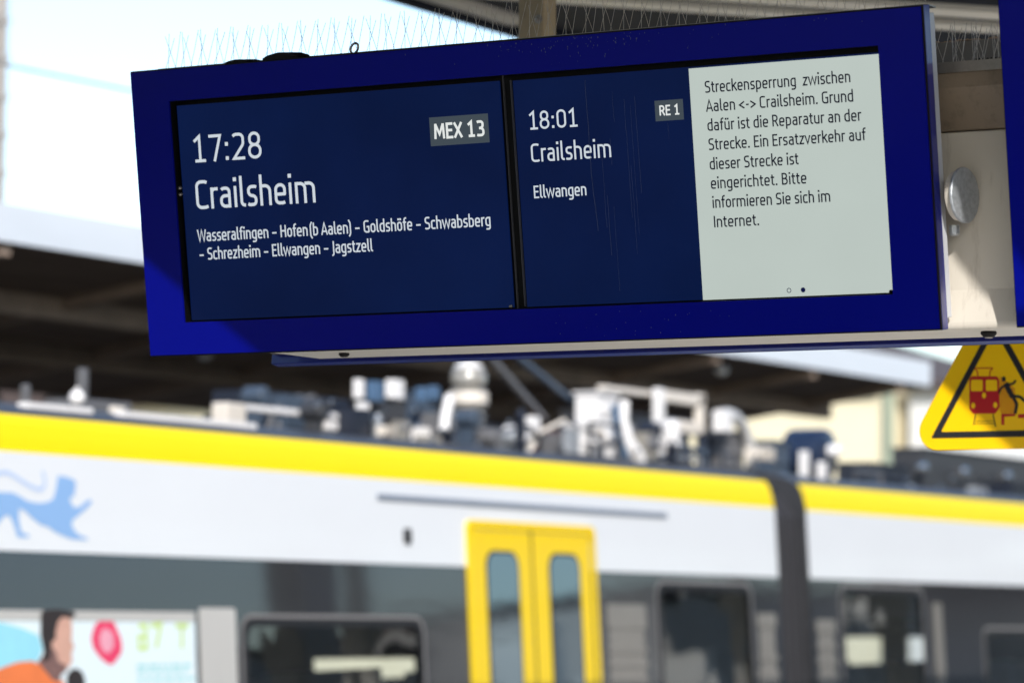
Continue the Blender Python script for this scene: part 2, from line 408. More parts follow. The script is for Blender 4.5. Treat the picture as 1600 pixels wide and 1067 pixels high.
# ------------------------------------------------------------------ the departure board
TILT = 0.152699
def board_matrix(cx, cy, cz, tilt, back=False):
    x = Vector((0, -1, 0)); y = Vector((math.cos(tilt), 0, math.sin(tilt))); z = Vector((-math.sin(tilt), 0, math.cos(tilt)))
    m = Matrix.Identity(4)
    if back: x = Vector((0, 1, 0)); y = Vector((-math.cos(tilt), 0, math.sin(tilt))); z = Vector((math.sin(tilt), 0, math.cos(tilt)))
    for i in range(3): m[i][0] = x[i]; m[i][1] = y[i]; m[i][2] = z[i]
    m[0][3] = cx; m[1][3] = cy; m[2][3] = cz
    return m

BW, BH = 1.1534, .385
OL, OR_, OT, OB = -1.0301, 1.0352, .2972, -.2949          # window in the blue front
def make_board(mtx, label, lit=True):
    root = tag(empty('departure_board', mtx), label, 'departure board')
    g = .0045
    # blue enamel front with its window
    def ring(mb, a, b, y0, y1):
        (ax0, az0, ax1, az1), (bx0, bz0, bx1, bz1) = a, b
        vs = []
        for yy in (y0, y1):
            vs += [(ax0, yy, az0), (ax1, yy, az0), (ax1, yy, az1), (ax0, yy, az1), (bx0, yy, bz0), (bx1, yy, bz0), (bx1, yy, bz1), (bx0, yy, bz1)]
        fs = []
        for i in range(4):
            j = (i+1) % 4
            fs += [(i, j, 4+j, 4+i), (8+i, 12+i, 12+j, 8+j), (i, 8+i, 8+j, j), (4+i, 4+j, 12+j, 12+i)]
        mb.add(vs, fs)
    win = (OL, OB, OR_, OT)
    mb = MB(); ring(mb, (-BW+g, -BH+g, BW-g, BH-g), win, 0, .006); mb.build('front_panel', M['blue'], root)
    mb = MB(); ring(mb, (-BW+.0005, -BH+.0005, BW-.0005, BH-.0005), (-BW+.02, -BH+.02, BW-.02, BH-.02), .0065, .0105); mb.build('gasket', M['gasket'], root)
    mb = MB(); ring(mb, (-BW, -BH, BW, BH), (-BW+.03, -BH+.03, BW-.03, BH-.03), .011, .046)
    mb.build('frame', M['blue_side'], root, bevel=.002)
    mb = MB(); mb.box((-BW+.012, .0465, -BH+.026), (BW-.004, .082, BH-.018)); mb.build('rear_casing', M['grey_plate'], root, bevel=.003)
    # recess round the glass
    mb = MB(); ring(mb, (OL-.004, OB-.004, OR_+.004, OT+.004), (OL+.0005, OB+.0005, OR_-.0005, OT-.0005), .0062, .034)
    mb.box((OL-.003, .034, OB-.003), (OR_+.003, .038, OT+.003))
    mb.build('bezel', M['bezel'], root)
    ys = .020
    for k, (a, b) in enumerate(((-1.0190, -.0205), (.0195, 1.0268))):
        mb = MB(); mb.box((a, ys, OB+.004), (b, ys+.006, .284 if k == 0 else .2815)); sc = mb.build('screen', M['lcd'] if lit else M['lcd_off'], root)
        if not lit: continue
        yl = ys-.0006
        if k == 0:
            lettering('time_lettering', '17:28', -.9731, -.7565, .1295, .0715, 76, M['glyph'], sc, yl)
            lettering('destination_lettering', 'Crailsheim', -.9780, -.5965, .0048, .0770, 76, M['glyph'], sc, yl)
            lettering('stops_lettering', 'Wasseralfingen – Hofen\u2009(b Aalen) – Goldshöfe – Schwabsberg', -.9790, -.0720, -.0812, .0318, 90, M['glyph'], sc, yl)
            lettering('stops_lettering', '– Schrezheim – Ellwangen – Jagstzell', -.9790, -.4310, -.1304, .0318, 90, M['glyph'], sc, yl)
            mb = MB(); mb.box((-.2338, ys-.0004, .1306), (-.0592, ys+.001, .2040)); mb.build('line_badge', M['badge'], sc)
            lettering('badge_lettering', 'MEX 13', -.2205, -.0725, .1482, .0388, 118, M['glyph_bold'], sc, yl-.0002)
        else:
            lettering('time_lettering', '18:01', .0605, .1990, .1550, .0458, 80, M['glyph'], sc, yl)
            lettering('destination_lettering', 'Crailsheim', .0590, .2885, .0735, .0462, 78, M['glyph'], sc, yl)
            lettering('stops_lettering', 'Ellwangen', .0600, .2110, -.0175, .0312, 90, M['glyph'], sc, yl)
            mb = MB(); mb.box((.4187, ys-.0004, .1543), (.4971, ys+.001, .2049)); mb.build('line_badge', M['badge'], sc)
            lettering('badge_lettering', 'RE 1', .4310, .4860, .1677, .0246, 112, M['glyph_bold'], sc, yl-.0002)
            mb = MB(); mb.box((.5186, ys-.0004, -.2914), (1.0268, ys+.001, .2775)); mb.build('notice_panel', M['panel'], sc)
            rows = (('Streckensperrung  zwischen', .5600, .9495, .2154), ('Aalen <-> Crailsheim. Grund', .5612, .9540, .1690), ('dafür ist die Reparatur an der', .5605, .9712, .1221),
                    ('Strecke. Ein Ersatzverkehr auf', .5605, .9798, .0750), ('dieser Strecke ist', .5600, .7995, .0274), ('eingerichtet. Bitte', .5600, .8180, -.0198),
                    ('informieren Sie sich im', .5612, .8780, -.0670), ('Internet.', .5615, .6848, -.1145))
            for t, a0, b0, bs in rows: lettering('notice_lettering', t, a0, b0, bs, .0285, 92, M['ink'], sc, yl-.0002)
            mb = MB(); ribbon(mb, [(.7538+.0052*math.cos(q*math.pi/12), -.2762+.0052*math.sin(q*math.pi/12)) for q in range(24)], .0017, lambda u, v: (u, yl-.0002, v), True); mb.build('page_dot', M['dot'], sc)
            mb = MB(); mb.add([(.7915+.0062*math.cos(q*math.pi/12), yl-.0002, -.2763+.0062*math.sin(q*math.pi/12)) for q in range(24)], [tuple(range(24))])
            mb.build('page_dot', M['dot'], sc)
    mb = MB(); mb.box((-.0058, .012, OB+.001), (-.0046, .0199, OT-.001)); mb.box((.0158, .012, OB+.006), (.0172, .0199, OT-.014)); mb.build('divider_strip', M['divider'], root)
    for u, v in ((-.0262, -.2875), (1.024, -.289), (-1.0235, .065), (-1.0235, .048)):
        mb = MB(); mb.lathe([(.0045, 0), (.0045, .006), (.002, .009)], (u, .019, v), (0, -1, 0), 10)
        mb.build('clip', M['steel'] if u < 1 else M['bezel'], root)
    return root

BX, BY, BZ = 7.5701, 4.413, 1.065+EYE
board = make_board(board_matrix(BX, BY, BZ, TILT), 'large blue platform departure board with lit times for Crailsheim and a white notice')
# lime runs and splashes on the front glass
M['streak'] = mat('dried_water_marks', (.05, .065, .12), .7, var=.3, scale=40)
mb = MB()
def run(pts, wd, y=.0185):
    ribbon(mb, pts, wd, lambda u, v: (u, y, v))
rs = random.Random(3)
x = .228; pts = []
for k in range(17):
    pts.append((x, .268-k*.0235)); x += rs.uniform(-.0009, .0018)+(.0012 if k > 11 else 0)
run(pts, .0011)
for u0, v0, v1 in ((.262, .10, -.10), (.335, .215, -.08), (.351, .20, -.12), (.343, .05, -.17), (.365, .22, -.02), (.270, -.02, -.17), (.287, -.05, -.26), (.452, .15, .11), (.302, .235, .16), (.288, .12, .055)):
    run([(u0+rs.uniform(-.0006, .0006)+k*.0004, v0+(v1-v0)*k/5) for k in range(6)], rs.uniform(.0004, .0007))
mb.build('water_marks', M['streak'], board)['kind'] = 'stuff'
mb = MB(); rs = random.Random(11)
for k in range(120):
    u = rs.gauss(.24, .12) if k < 90 else rs.uniform(-.3, 1.0); v = .378-abs(rs.gauss(0, .026)); r = rs.uniform(.0004, .0013)
    if not (OT+.004 < v < BH-.006): continue
    ec = rs.uniform(1, 2.6)
    mb.add([(u+r*math.cos(q*1.047), -.0006, v+ec*r*math.sin(q*1.047)) for q in range(6)], [tuple(range(6))])
for k in range(26):
    u = rs.uniform(.1, .6); v = rs.uniform(-.37, -.31); r = rs.uniform(.0005, .0012)
    mb.add([(u+r*math.cos(q*1.047), -.0006, v+1.6*r*math.sin(q*1.047)) for q in range(6)], [tuple(range(6))])
mb.build('splash_marks', M['streak'], board)['kind'] = 'stuff'
# things bolted on its top edge
mb = MB()
for u, wd, h in ((-.810, .050, .009), (-.672, .072, .018)):
    prof = [(u-wd, 0), (u-wd*.55, h*.7), (u-wd*.1, h), (u+wd*.35, h*.85), (u+wd, 0)]
    mb.prism(rounded(prof, .02, 4), lambda a, b, d: (a, d, b+BH), .014, .075)
mb.build('cable_cover', M['gasket'], board)
mb = MB(); c0 = (-.452, BH+.012)
mb.tube([(c0[0]+.0115*math.cos(q)+.004*math.sin(q), .03, c0[1]+.013*math.sin(q)) for q in [R(-60+k*25) for k in range(13)]], .0032, 8)
mb.build('lifting_eye', M['steel'], board)

side = make_board(board_matrix(BX, BY-2.495, BZ, TILT), 'dark blue end of a second departure board, cut off at the photo\'s right edge', lit=False)
rear = make_board(board_matrix(BX+.534, BY-.145, BZ-.004, TILT, back=True), 'rear departure board behind the lit one, only its blue lower edge showing', lit=False)
# the rear board turns its grimy casing and the litter on its top towards the camera
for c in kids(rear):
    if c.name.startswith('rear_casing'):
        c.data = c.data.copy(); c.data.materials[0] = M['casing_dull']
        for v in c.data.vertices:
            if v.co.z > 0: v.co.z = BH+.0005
mb = MB()
for k in range(14): mb.lathe([(.0040, 0), (.0040, .002)], (-.912-k*.0106, .0822, BH-.054), (0, 1, 0), 12)
mb.build('perforation', M['bezel'], rear)['kind'] = 'stuff'
mb = MB(); rs = random.Random(5)
for k in range(260):
    x = -1.15+rs.random()*.42; r_ = rs.uniform(.0015, .0048); y = rs.uniform(.055, .08)
    mb.box((x, y, BH+.0008), (x+r_*2.2, y+r_, BH+.001+r_))
mb.build('debris', M['debris'], rear)['kind'] = 'stuff'
for o in (side, rear): o['group'] = 'unlit departure boards of the sign gantry'

# ------------------------------------------------------------------ cream sign gantry
gx = 7.71
root = tag(empty('sign_gantry', Matrix.Translation((gx, 2.6, 2.35))), 'cream painted metal gantry housing behind the blue departure boards', 'sign housing')
GM = root.matrix_world.copy() if False else Matrix.Translation((gx, 2.6, 2.35))
Y0, Y1 = 5.225, .3
prof = [(7.722, 2.343), (7.716, 2.350), (7.716, 2.36), (7.737, 2.44), (7.737, 2.822), (7.90, 2.822), (7.915, 2.80), (7.95, 2.37), (7.945, 2.343)]
mb = MB(); mb.prism(prof, lambda a, b, d: (a, d, b), Y0, Y1); mb.build('housing', M['cream'], root, world=GM, bevel=.006)
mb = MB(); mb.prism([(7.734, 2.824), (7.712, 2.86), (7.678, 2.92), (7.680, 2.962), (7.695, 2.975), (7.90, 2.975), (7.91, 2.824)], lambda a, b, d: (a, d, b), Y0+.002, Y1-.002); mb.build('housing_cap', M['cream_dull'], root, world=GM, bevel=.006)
mb = MB(); mb.box((7.676, 3.36, 2.9755), (7.93, .35, 2.9795)); mb.box((7.672, 3.36, 2.956), (7.6755, .35, 2.982)); mb.build('cap_plate', M['steel'], root, world=GM)
mb = MB()
for i in range(16):
    for j in range(5): mb.lathe([(.0042, 0), (.0042, .002)], (7.74+j*.02, 3.08-i*.014-j*.006, 2.3415), (0, 0, 1), 10)
mb.build('perforation', M['bezel'], root, world=GM).__setitem__('kind', 'stuff')
TA = (-.12, -.99, 0)
tube = MB(); tube.lathe([(.0595, -.004), (.0595, .012), (.0655, .012), (.0655, .0125)], (7.668, 3.232, 1.0085+EYE), TA, 40)
t_o = tube.build('tube', M['cream'], root, world=GM, smooth=True)
mb = MB(); mb.lathe([(.0655, .012), (.0670, .013), (.0670, .0175), (.0650, .0195)], (7.668, 3.232, 1.0085+EYE), TA, 44); mb.build('tube_cap', M['galv'], root, world=GM, smooth=True)
mb = MB(); mb.lathe([(.014, 0), (.014, .02), (.009, .024)], (7.69, 3.252, 2.590), (0, 0, -1), 8); mb.build('bolt', M['galv'], root, world=GM)
for yy, s in ((3.205, .60), (5.045, .45)):
    mb = MB(); mb.lathe([(.030*s, 0), (.033*s, -.004), (.031*s, -.012*s), (.022*s, -.022*s), (.019*s, -.024*s)], (7.79, yy, 2.343), (0, 0, 1), 24)
    d = mb.build('cable_gland', M['gasket'], root, world=GM, smooth=True)
    mb = MB(); mb.lathe([(.017*s, -.024*s), (.014*s, -.027*s), (.006*s, -.026*s)], (7.79, yy, 2.343), (0, 0, 1), 20); mb.build('gland_insert', M['steel'], d, world=GM)
# hanger down from the canopy, 1.3 m behind, with its arm to the gantry
mb = MB(); mb.box((9.0, 5.137, 3.02), (9.085, 5.223, 4.05)); hp = mb.build('hanger_post', M['brown_post'], root, world=GM, bevel=.006)
mb = MB(); mb.lathe([(.008, 0), (.008, .012), (.004, .014)], (9.0, 5.152, 3.436), (-1, 0, 0), 6); mb.lathe([(.014, 0), (.014, .003)], (9.0, 5.152, 3.436), (-1, 0, 0), 14); mb.build('bolt', M['steel'], hp, world=GM)
mb = MB(); mb.box((7.9, 5.14, 2.93), (9.085, 5.22, 3.0195)); mb.build('hanger_arm', M['brown_post'], root, world=GM)
mb = MB(); mb.box((9.0, .9, 3.02), (9.085, .986, 3.85)); mb.build('hanger_post', M['brown_post'], root, world=GM, bevel=.006)
mb = MB(); mb.box((7.9, .903, 2.93), (9.085, .983, 3.0195)); mb.build('hanger_arm', M['brown_post'], root, world=GM)

# ------------------------------------------------------------------ bird spikes
def spike_strip(mtx, label, group, n=6, seed=0, dense=False):
    root = tag(empty('bird_spike_strip', mtx), label, 'bird spikes', group)
    mb = MB(); mb.box((0, .0, .0005), (.318, .05, .004)); mb.build('base_strip', M['steel'], root)
    rs = random.Random(seed)
    for k in range(n):
        u = .027+k*.053
        spec = ((0, .012, .001, -.006, .098), (-.016, .018, .030, 0, .088), (.016, .022, -.031, .0, .088), (.004, .034, .012, .02, .104))
        if dense: spec += ((-.02, .036, -.014, .02, .1),)
        for (du, y, lu, ly, h) in spec:
            j = lambda s: rs.uniform(-s, s)
            mb = MB(); a = Vector((u+du+j(.002), y, .003)); b = a+Vector((lu+j(.005), ly+j(.006), h+j(.006)))
            mid = (a+b)/2+Vector((j(.0012), j(.001), 0))
            mb.tube([a, mid, b], .0008 if dense else .0006, 5); mb.build('spike', M['wire'], root)
    return root

BM = board_matrix(BX, BY, BZ, TILT)
names = ['leftmost bird spike strip on the board, over the 17:28', 'bird spike strip just right of the two black humps on the board',
         'bird spike strip on the board above the grey MEX 13 badge', 'bird spike strip in front of the brown hanger post on the board',
         'bird spike strip on the board above the right 18:01 screen', 'bird spike strip on the board over the left half of the white notice',
         'rightmost bird spike strip on top of the lit departure board']
def place_up(u, y):      # a strip lies level on the sloping top of the board
    m = board_matrix(0, 0, 0, 0.03); p = BM @ Vector((u, y, BH)); m[0][3], m[1][3], m[2][3] = p.x, p.y, p.z
    return m
proto = spike_strip(place_up(-1.118, .085), names[0], 'bird spike strips along the top of the departure board', seed=1)
pk = kids(proto)
for i in range(1, 7):
    r = proto.copy(); COL.objects.link(r); r.matrix_world = place_up(-1.118+i*.322, .085); r['label'] = names[i]
    for c in pk:
        d = c.copy(); COL.objects.link(d); d.parent = r
mm = board_matrix(7.70, 3.335, 2.9805, 0.0)
spike_strip(mm, 'bird spike strip on the cream gantry in the gap between two boards', 'bird spike strips on the gantry top', n=6, seed=9, dense=True)
mm = board_matrix(7.775, 3.32, 2.9805, 0.0)
r2 = spike_strip(mm, 'second row of bird spikes close behind, on the cream gantry by the perforated plate', 'bird spike strips on the gantry top', n=6, seed=4)

# ------------------------------------------------------------------ warning sign
SX = 9.65
SM = Matrix.Identity(4)
for i, v in enumerate(((0, -1, 0), (1, 0, 0), (0, 0, 1))):
    for k in range(3): SM[k][i] = v[k]
uc, vb = -3.9496, .505
SM[0][3], SM[1][3], SM[2][3] = SX, -uc, EYE
sign = tag(empty('warning_sign', SM), 'yellow triangular warning sign with a red train and a falling black figure', 'warning sign')
def F(y): return lambda u, v, d=None: (u-uc, (y if d is None else d), v)
def tri(cx, base, half, r, seg=8): return rounded([(cx-half, base), (cx+half, base), (cx, base+half*1.732)], r, seg)
cx = uc
mb = MB(); mb.prism(tri(cx, .508, .287, .058), F(0), 0, .012); mb.build('plate', M['sign_y'], sign, bevel=.002)
mb = MB()
outer = tri(cx, .5435, .2055, .003, 2); inner = tri(cx, .5625, .1726, .003, 2)
n = len(outer); mb.add([F(-.0012)(u, v) for u, v in outer]+[F(-.0012)(u, v) for u, v in inner], [(i, (i+1) % n, (i+1) % n+n, i+n) for i in range(n)])
mb.build('border', M['sign_k'], sign)
mb = MB(); f1 = F(-.0012)
body = rounded([(-4.0313, .7194), (-4.0246, .7258), (-3.9429, .7238), (-3.9363, .7146), (-3.9349, .6323), (-3.9482, .6138), (-4.0191, .6148), (-4.0312, .6292)], .008, 4)
def flat(mb, pts, y): mb.add([F(y)(u, v) for u, v in pts], [tuple(range(len(pts)))])
flat(mb, body, -.0012)
for pts in ([(-4.0044, .725), (-4.0058, .7400)], [(-3.9669, .7245), (-3.9656, .7400)], [(-4.0150, .7500), (-3.9563, .7492)], [(-4.0058, .740), (-4.015, .75)], [(-3.9656, .740), (-3.9563, .7492)]):
    ribbon(mb, pts, .0032, F(-.0011))
flat(mb, [(-3.9296, .6122), (-3.8858, .6114), (-3.8858, .6051), (-3.9203, .6045), (-3.9203, .5796), (-3.9296, .5798)], -.0012)
flat(mb, [(-3.8765, .5990), (-3.84, .5995), (-3.84, .6105), (-3.8765, .6099)], -.0012)
for k in range(15):
    t = k/14.; a = (-3.935+.012*t, .700-.085*t) if k < 0 else (-3.934+t*.0, .722-.10*t); b = (a[0]+.048, a[1]-.040)
    if b[1] < .612: b = (a[0]+(a[1]-.612)*1.2, .612)
    if a[1] > .614: ribbon(mb, [a, b], .0020, F(-.0008))
mb.build('train_pictogram', M['sign_r'], sign)
mb = MB()
for pts in ([(-4.0255, .7160), (-3.9885, .7150), (-3.9885, .6812), (-4.0265, .6818)], [(-3.9785, .7148), (-3.9425, .7138), (-3.9420, .6808), (-3.9785, .6815)]): flat(mb, rounded(pts, .004, 3), -.0022)
for u, v in ((-3.9843, .6683), (-4.0186, .6390), (-3.9482, .6388)): flat(mb, [(u+.0066*math.cos(q*.524), v+.0090*math.sin(q*.524)) for q in range(12)], -.0022)
mb.build('train_windows', M['sign_y'], sign)
mb = MB()
for k, pts in enumerate(([(-4.0111, .6138), (-4.0177, .5814)], [(-3.9562, .6127), (-3.9476, .5746)], [(-4.012, .5925), (-3.953, .5915)], [(-4.0145, .585), (-3.950, .5840)])): ribbon(mb, pts, .0030 if k < 2 else .0014, F(-.0016))
mb.build('track_mark', M['sign_k'], sign)
mb = MB(); flat(mb, [(-3.9216+.0062*math.cos(q*.524), .7155+.0080*math.sin(q*.524)) for q in range(12)], -.0016)
mb.build('figure_head', M['sign_k'], sign)
mb = MB(); ribbon(mb, rounded([(-3.915, .703), (-3.908, .686), (-3.893, .661)], .01, 4, False), .0155, F(-.0016))
ribbon(mb, rounded([(-3.893, .664), (-3.880, .640), (-3.886, .612)], .012, 4, False), .0098, F(-.0018))
ribbon(mb, rounded([(-3.892, .664), (-3.870, .662), (-3.848, .642)], .015, 4, False), .0085, F(-.0020))
ribbon(mb, rounded([(-3.913, .698), (-3.930, .690), (-3.9376, .6722)], .01, 4, False), .0062, F(-.0022))
ribbon(mb, rounded([(-3.9083, .6975), (-3.8911, .7011), (-3.8831, .7108)], .01, 4, False), .0062, F(-.0024))
mb.build('falling_figure', M['sign_k'], sign)
mb = MB(); mb.tube([(.12, .034, .56), (.12, .034, 2.05)], .020, 12); mb.box((-.05, .0125, .60), (.16, .03, .64)); mb.box((-.03, .0125, .80), (.14, .03, .84)); mb.build('hanger_pole', M['galv'], sign)

# ------------------------------------------------------------------ trains
CANT = R(3.7)
TM = Matrix.Translation((0, 11.0, 1.95)) @ Matrix.Rotation(-CANT, 4, 'X')
WD = 2.80
def holes_wall(mb, x0, x1, z0, z1, holes, fn, mi):
    xs = sorted({x0, x1, *[h[0] for h in holes], *[h[2] for h in holes]}); zs = sorted({z0, z1, *[h[1] for h in holes], *[h[3] for h in holes]})
    for i in range(len(xs)-1):
        for k in range(len(zs)-1):
            cx, cz = (xs[i]+xs[i+1])/2, (zs[k]+zs[k+1])/2
            if any(h[0] < cx < h[2] and h[1] < cz < h[3] for h in holes): continue
            mb.add([fn(xs[i], zs[k]), fn(xs[i+1], zs[k]), fn(xs[i+1], zs[k+1]), fn(xs[i], zs[k+1])], [(0, 1, 2, 3)], mi)
ROOF = [(0, .50), (.013, .58), (.030, .65), (.062, .70), (.16, .755), (.42, .815), (WD/2, .85)]
ROOF = ROOF+[(WD-y, z) for y, z in ROOF[-2::-1]]
def car(x0, x1, wins, label, cut=True):
    root = tag(empty('train_car', TM), label, 'train carriage', 'carriages of the white and yellow train')
    mb = MB(); c = .03
    holes = [(a, z0, b, z1) for a, z0, b, z1 in wins]
    for yy in (0., WD):
        fn = lambda x, z, yy=yy: (x, yy, z)
        # far-side openings are lowered so daylight shows only low in the panes
        holes_wall(mb, x0, x1, -1.15, 0, holes if yy == 0 else [(a, z0, b, -.44 if x0 < 20 else -.28) for a, z0, b, z1 in holes], fn, 2)
        holes_wall(mb, x0, x1, -2.45, -1.15, [], fn, 0)
        # white panel with rounded lower end corners
        holes_wall(mb, x0+.015, x1-.015, 0, .50, [], fn, 0)
    n = len(ROOF)
    vs = [(x0+.02, y, z) for y, z in ROOF]+[(x1-.02, y, z) for y, z in ROOF]
    for i in range(n-1):
        edge = i < 3 or i >= n-4
        mb.add([vs[i], vs[i+1], vs[i+1+n], vs[i+n]], [(0, 1, 2, 3)], 1 if edge else 3)
    for xx in (x0+.02, x1-.02):
        mb.add([(xx, y, z) for y, z in ROOF]+[(xx, WD, -2.4), (xx, 0, -2.4)], [tuple(range(n+2))], 3)
    mb.build('car_body', [M['white'], M['yellow'], M['band'], M['dark']], root)
    mb = MB(); mb.box((x0+.05, .06, -.10), (x1-.05, WD-.06, -.06)); mb.box((x0+.05, .06, -1.30), (x1-.05, WD-.06, -1.26))
    k = x0+1.2
    while k < x1-1:
        mb.box((k, .3, -1.26), (k+.1, 1.1, -.60)); mb.box((k, 1.8, -1.26), (k+.1, 2.5, -.60)); k += 1.65
    mb.build('interior', M['interior'], root)
    for a, z0, b, z1 in wins:
        mb = MB(); o = rrect(a-.035, z0-.035, b+.035, z1+.035, .085); i_ = rrect(a+.012, z0+.012, b-.012, z1-.012, .07); m_ = len(o)
        mb.add([(u, -.004, v) for u, v in o]+[(u, -.006, v) for u, v in i_], [(q, (q+1) % m_, (q+1) % m_+m_, q+m_) for q in range(m_)])
        f = mb.build('window_frame', M['rubber'], root)
        mb = MB(); o2 = rrect(a-.055, z0-.055, b+.055, z1+.055, .10); i2 = rrect(a-.033, z0-.033, b+.033, z1+.033, .086)
        mb.add([(u, -.003, v) for u, v in o2]+[(u, -.003, v) for u, v in i2], [(q, (q+1) % m_, (q+1) % m_+m_, q+m_) for q in range(m_)])
        mb.build('window_trim', M['trim_grey'], f)
        mb = MB(); mb.add([(a, .006, z0), (b, .006, z0), (b, .006, z1), (a, .006, z1)], [(0, 1, 2, 3)]); mb.build('window_pane', M['glass'], f)
    return root

WH = -1.05
wins1 = [(6.0, WH, 7.9, -.36), (8.5, WH, 10.4, -.36), (11.0, WH, 12.9, -.36), (15.99, WH, 17.82, -.36), (20.92, WH, 22.28, -.10)]
car1 = car(5.0, 22.80, wins1, 'near white and yellow train carriage with yellow double door and blue lion')
wins2 = [(23.86, WH, 25.32, -.085), (26.60, WH, 28.4, -.40), (29.0, WH, 30.8, -.40), (31.4, WH, 33.2, -.40)]
car2 = car(23.30, 40.0, wins2, 'far white and yellow train carriage right of the black gangway')
def P(mb, name, m, parent=car1, **k): return mb.build(name, m, parent, **k)
# gangway
mb = MB()
for k in range(8):
    x = 22.80+k*.0620; w2 = .035 if k % 2 else .0
    mb.prism([(.05+w2, -2.3), (.05+w2, .45), (.16+w2, .62), (.6, .74), (WD-.6, .74), (WD-.16-w2, .62), (WD-.05-w2, .45), (WD-.05-w2, -2.3)], lambda y, z, d: (d, y, z), x+.001, x+.061)
mb.build('gangway_bellows', M['bellows'], car2)
# lower-lit step of the band, door and rail
mb = MB()
ou = rrect(18.40, -2.1, 20.035, .288, .055); inn = rrect(18.468, -2.05, 19.968, .235, .045); q_ = len(ou)
fn = lambda u, v, d: (u, d, v)
vs = [(u, -.016, v) for u, v in ou]+[(u, -.016, v) for u, v in inn]+[(u, .0, v) for u, v in ou]
mb.add(vs, [(i, (i+1) % q_, (i+1) % q_+q_, i+q_) for i in range(q_)]+[(i, i+2*q_, (i+1) % q_+2*q_, (i+1) % q_) for i in range(q_)])
P(mb, 'door_frame', M['door_y'])
for a, b in ((18.475, 19.186), (19.212, 19.961)):
    mb = MB(); mb.prism(rrect(a, -2.03, b, .228, .03), fn, -.012, -.002); lf = P(mb, 'door_leaf', M['door_y'], bevel=.006)
    wa, wb = (18.628, 19.005) if a < 19 else (19.415, 19.795)
    mb = MB(); mb.prism(rrect(wa-.018, -1.62, wb+.018, .106, .10), fn, -.0135, -.0125); mb.build('window_seal', M['rubber'], lf)
    mb = MB(); mb.prism(rrect(wa, -1.60, wb, .088, .09), fn, -.0165, -.0145); mb.build('window_pane', M['door_glass'], lf)
mb = MB(); mb.box((19.188, -.010, -2.0), (19.210, -.003, .26)); P(mb, 'door_seal', M['rubber'])
mb = MB(); mb.box((17.398, -.014, .379), (21.075, -.002, .412)); P(mb, 'door_rail', M['slot'], bevel=.004)
mb = MB(); mb.prism(rrect(17.680, .122, 17.758, .215, .02), fn, -.012, -.001); P(mb, 'door_indicator', M['rubber'])
# plain panels are window pillars; segmented ones paint reflections into the band
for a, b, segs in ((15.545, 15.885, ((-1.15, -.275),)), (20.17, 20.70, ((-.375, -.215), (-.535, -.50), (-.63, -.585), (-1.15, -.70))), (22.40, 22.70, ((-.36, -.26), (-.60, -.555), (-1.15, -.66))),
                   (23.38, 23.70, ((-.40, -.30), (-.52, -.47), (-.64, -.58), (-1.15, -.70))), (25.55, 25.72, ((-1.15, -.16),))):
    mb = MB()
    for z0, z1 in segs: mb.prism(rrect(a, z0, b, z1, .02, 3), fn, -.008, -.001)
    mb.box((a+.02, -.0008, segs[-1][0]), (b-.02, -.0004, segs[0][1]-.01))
    P(mb, 'pillar_and_reflection', M['pillar' if a < 16 else 'pillar_reflection'], car1 if a < 23 else car2)
mb = MB(); mb.box((13.0, -.008, -.350), (15.50, -.0015, -.298)); P(mb, 'blind_box', M['pillar'])
# emblem
LION = [(13.70, .20), (13.74, .27), (13.86, .292), (13.96, .293), (14.014, .278), (14.075, .256), (14.153, .247), (14.233, .252), (14.289, .271), (14.312, .314), (14.336, .394), (14.4, .392), (14.468, .379), (14.492, .36), (14.474, .342), (14.486, .327), (14.469, .314), (14.472, .295), (14.431, .283), (14.438, .259), (14.465, .235), (14.514, .239), (14.573, .273), (14.615, .28), (14.618, .265), (14.571, .233), (14.445, .165), (14.44, .14), (14.475, .106), (14.523, .087), (14.571, .081), (14.571, .069), (14.448, .068), (14.368, .083), (14.289, .106), (14.243, .127), (14.18, .137), (14.11, .169), (14.057, .202), (14.007, .215), (14.004, .157), (14.017, .104), (14.036, .09), (14.083, .083), (14.082, .069), (13.988, .068), (13.975, .102), (13.953, .145), (13.924, .178), (13.893, .173), (13.853, .147), (13.80, .10), (13.78, .07), (13.70, .07), (13.73, .13)]
mb = MB(); mb.add([(u, -.0020, v) for u, v in LION], [tuple(range(len(LION)))]); em = P(mb, 'lion_emblem', M['lion'])
TAIL = [(13.72, .34), (13.80, .382), (13.864, .389), (13.918, .394), (13.972, .379), (14.041, .352), (14.11, .328), (14.172, .316), (14.204, .322), (14.225, .345), (14.223, .379), (14.209, .413)]
mb = MB(); ribbon(mb, TAIL, .021, lambda u, v: (u, -.0022, v)); mb.build('lion_tail', M['lion_pale'], em)
# poster in the first window
mb = MB(); mb.box((13.0, -.006, -1.10), (15.50, -.0012, -.352)); po = P(mb, 'advert_poster', M['poster_white'])
po['label'] = 'pale blue window poster with a man in orange and a red round mark'
def art(name, m, pts, d):
    mb = MB(); mb.add([(u, -d, v) for u, v in pts], [tuple(range(len(pts)))]); return mb.build(name, m, po)
art('printed_sky', M['poster_sky'], [(13.0, -.354), (13.83, -.361), (13.985, -.386), (14.132, -.425), (14.16, -.491), (14.115, -.557), (13.946, -.559), (13.82, -.587), (13.0, -.62)], .0066)
art('printed_shirt', M['p_orange'], [(13.6, -.64), (13.82, -.587), (13.946, -.559), (14.062, -.553), (14.125, -.566), (14.239, -.643), (14.324, -.657), (14.316, -.95), (13.6, -.95)], .0082)
art('printed_neck', M['p_shade'], [(14.17, -.511), (14.115, -.56), (14.239, -.655), (14.30, -.66), (14.30, -.56), (14.25, -.50)], .0086)
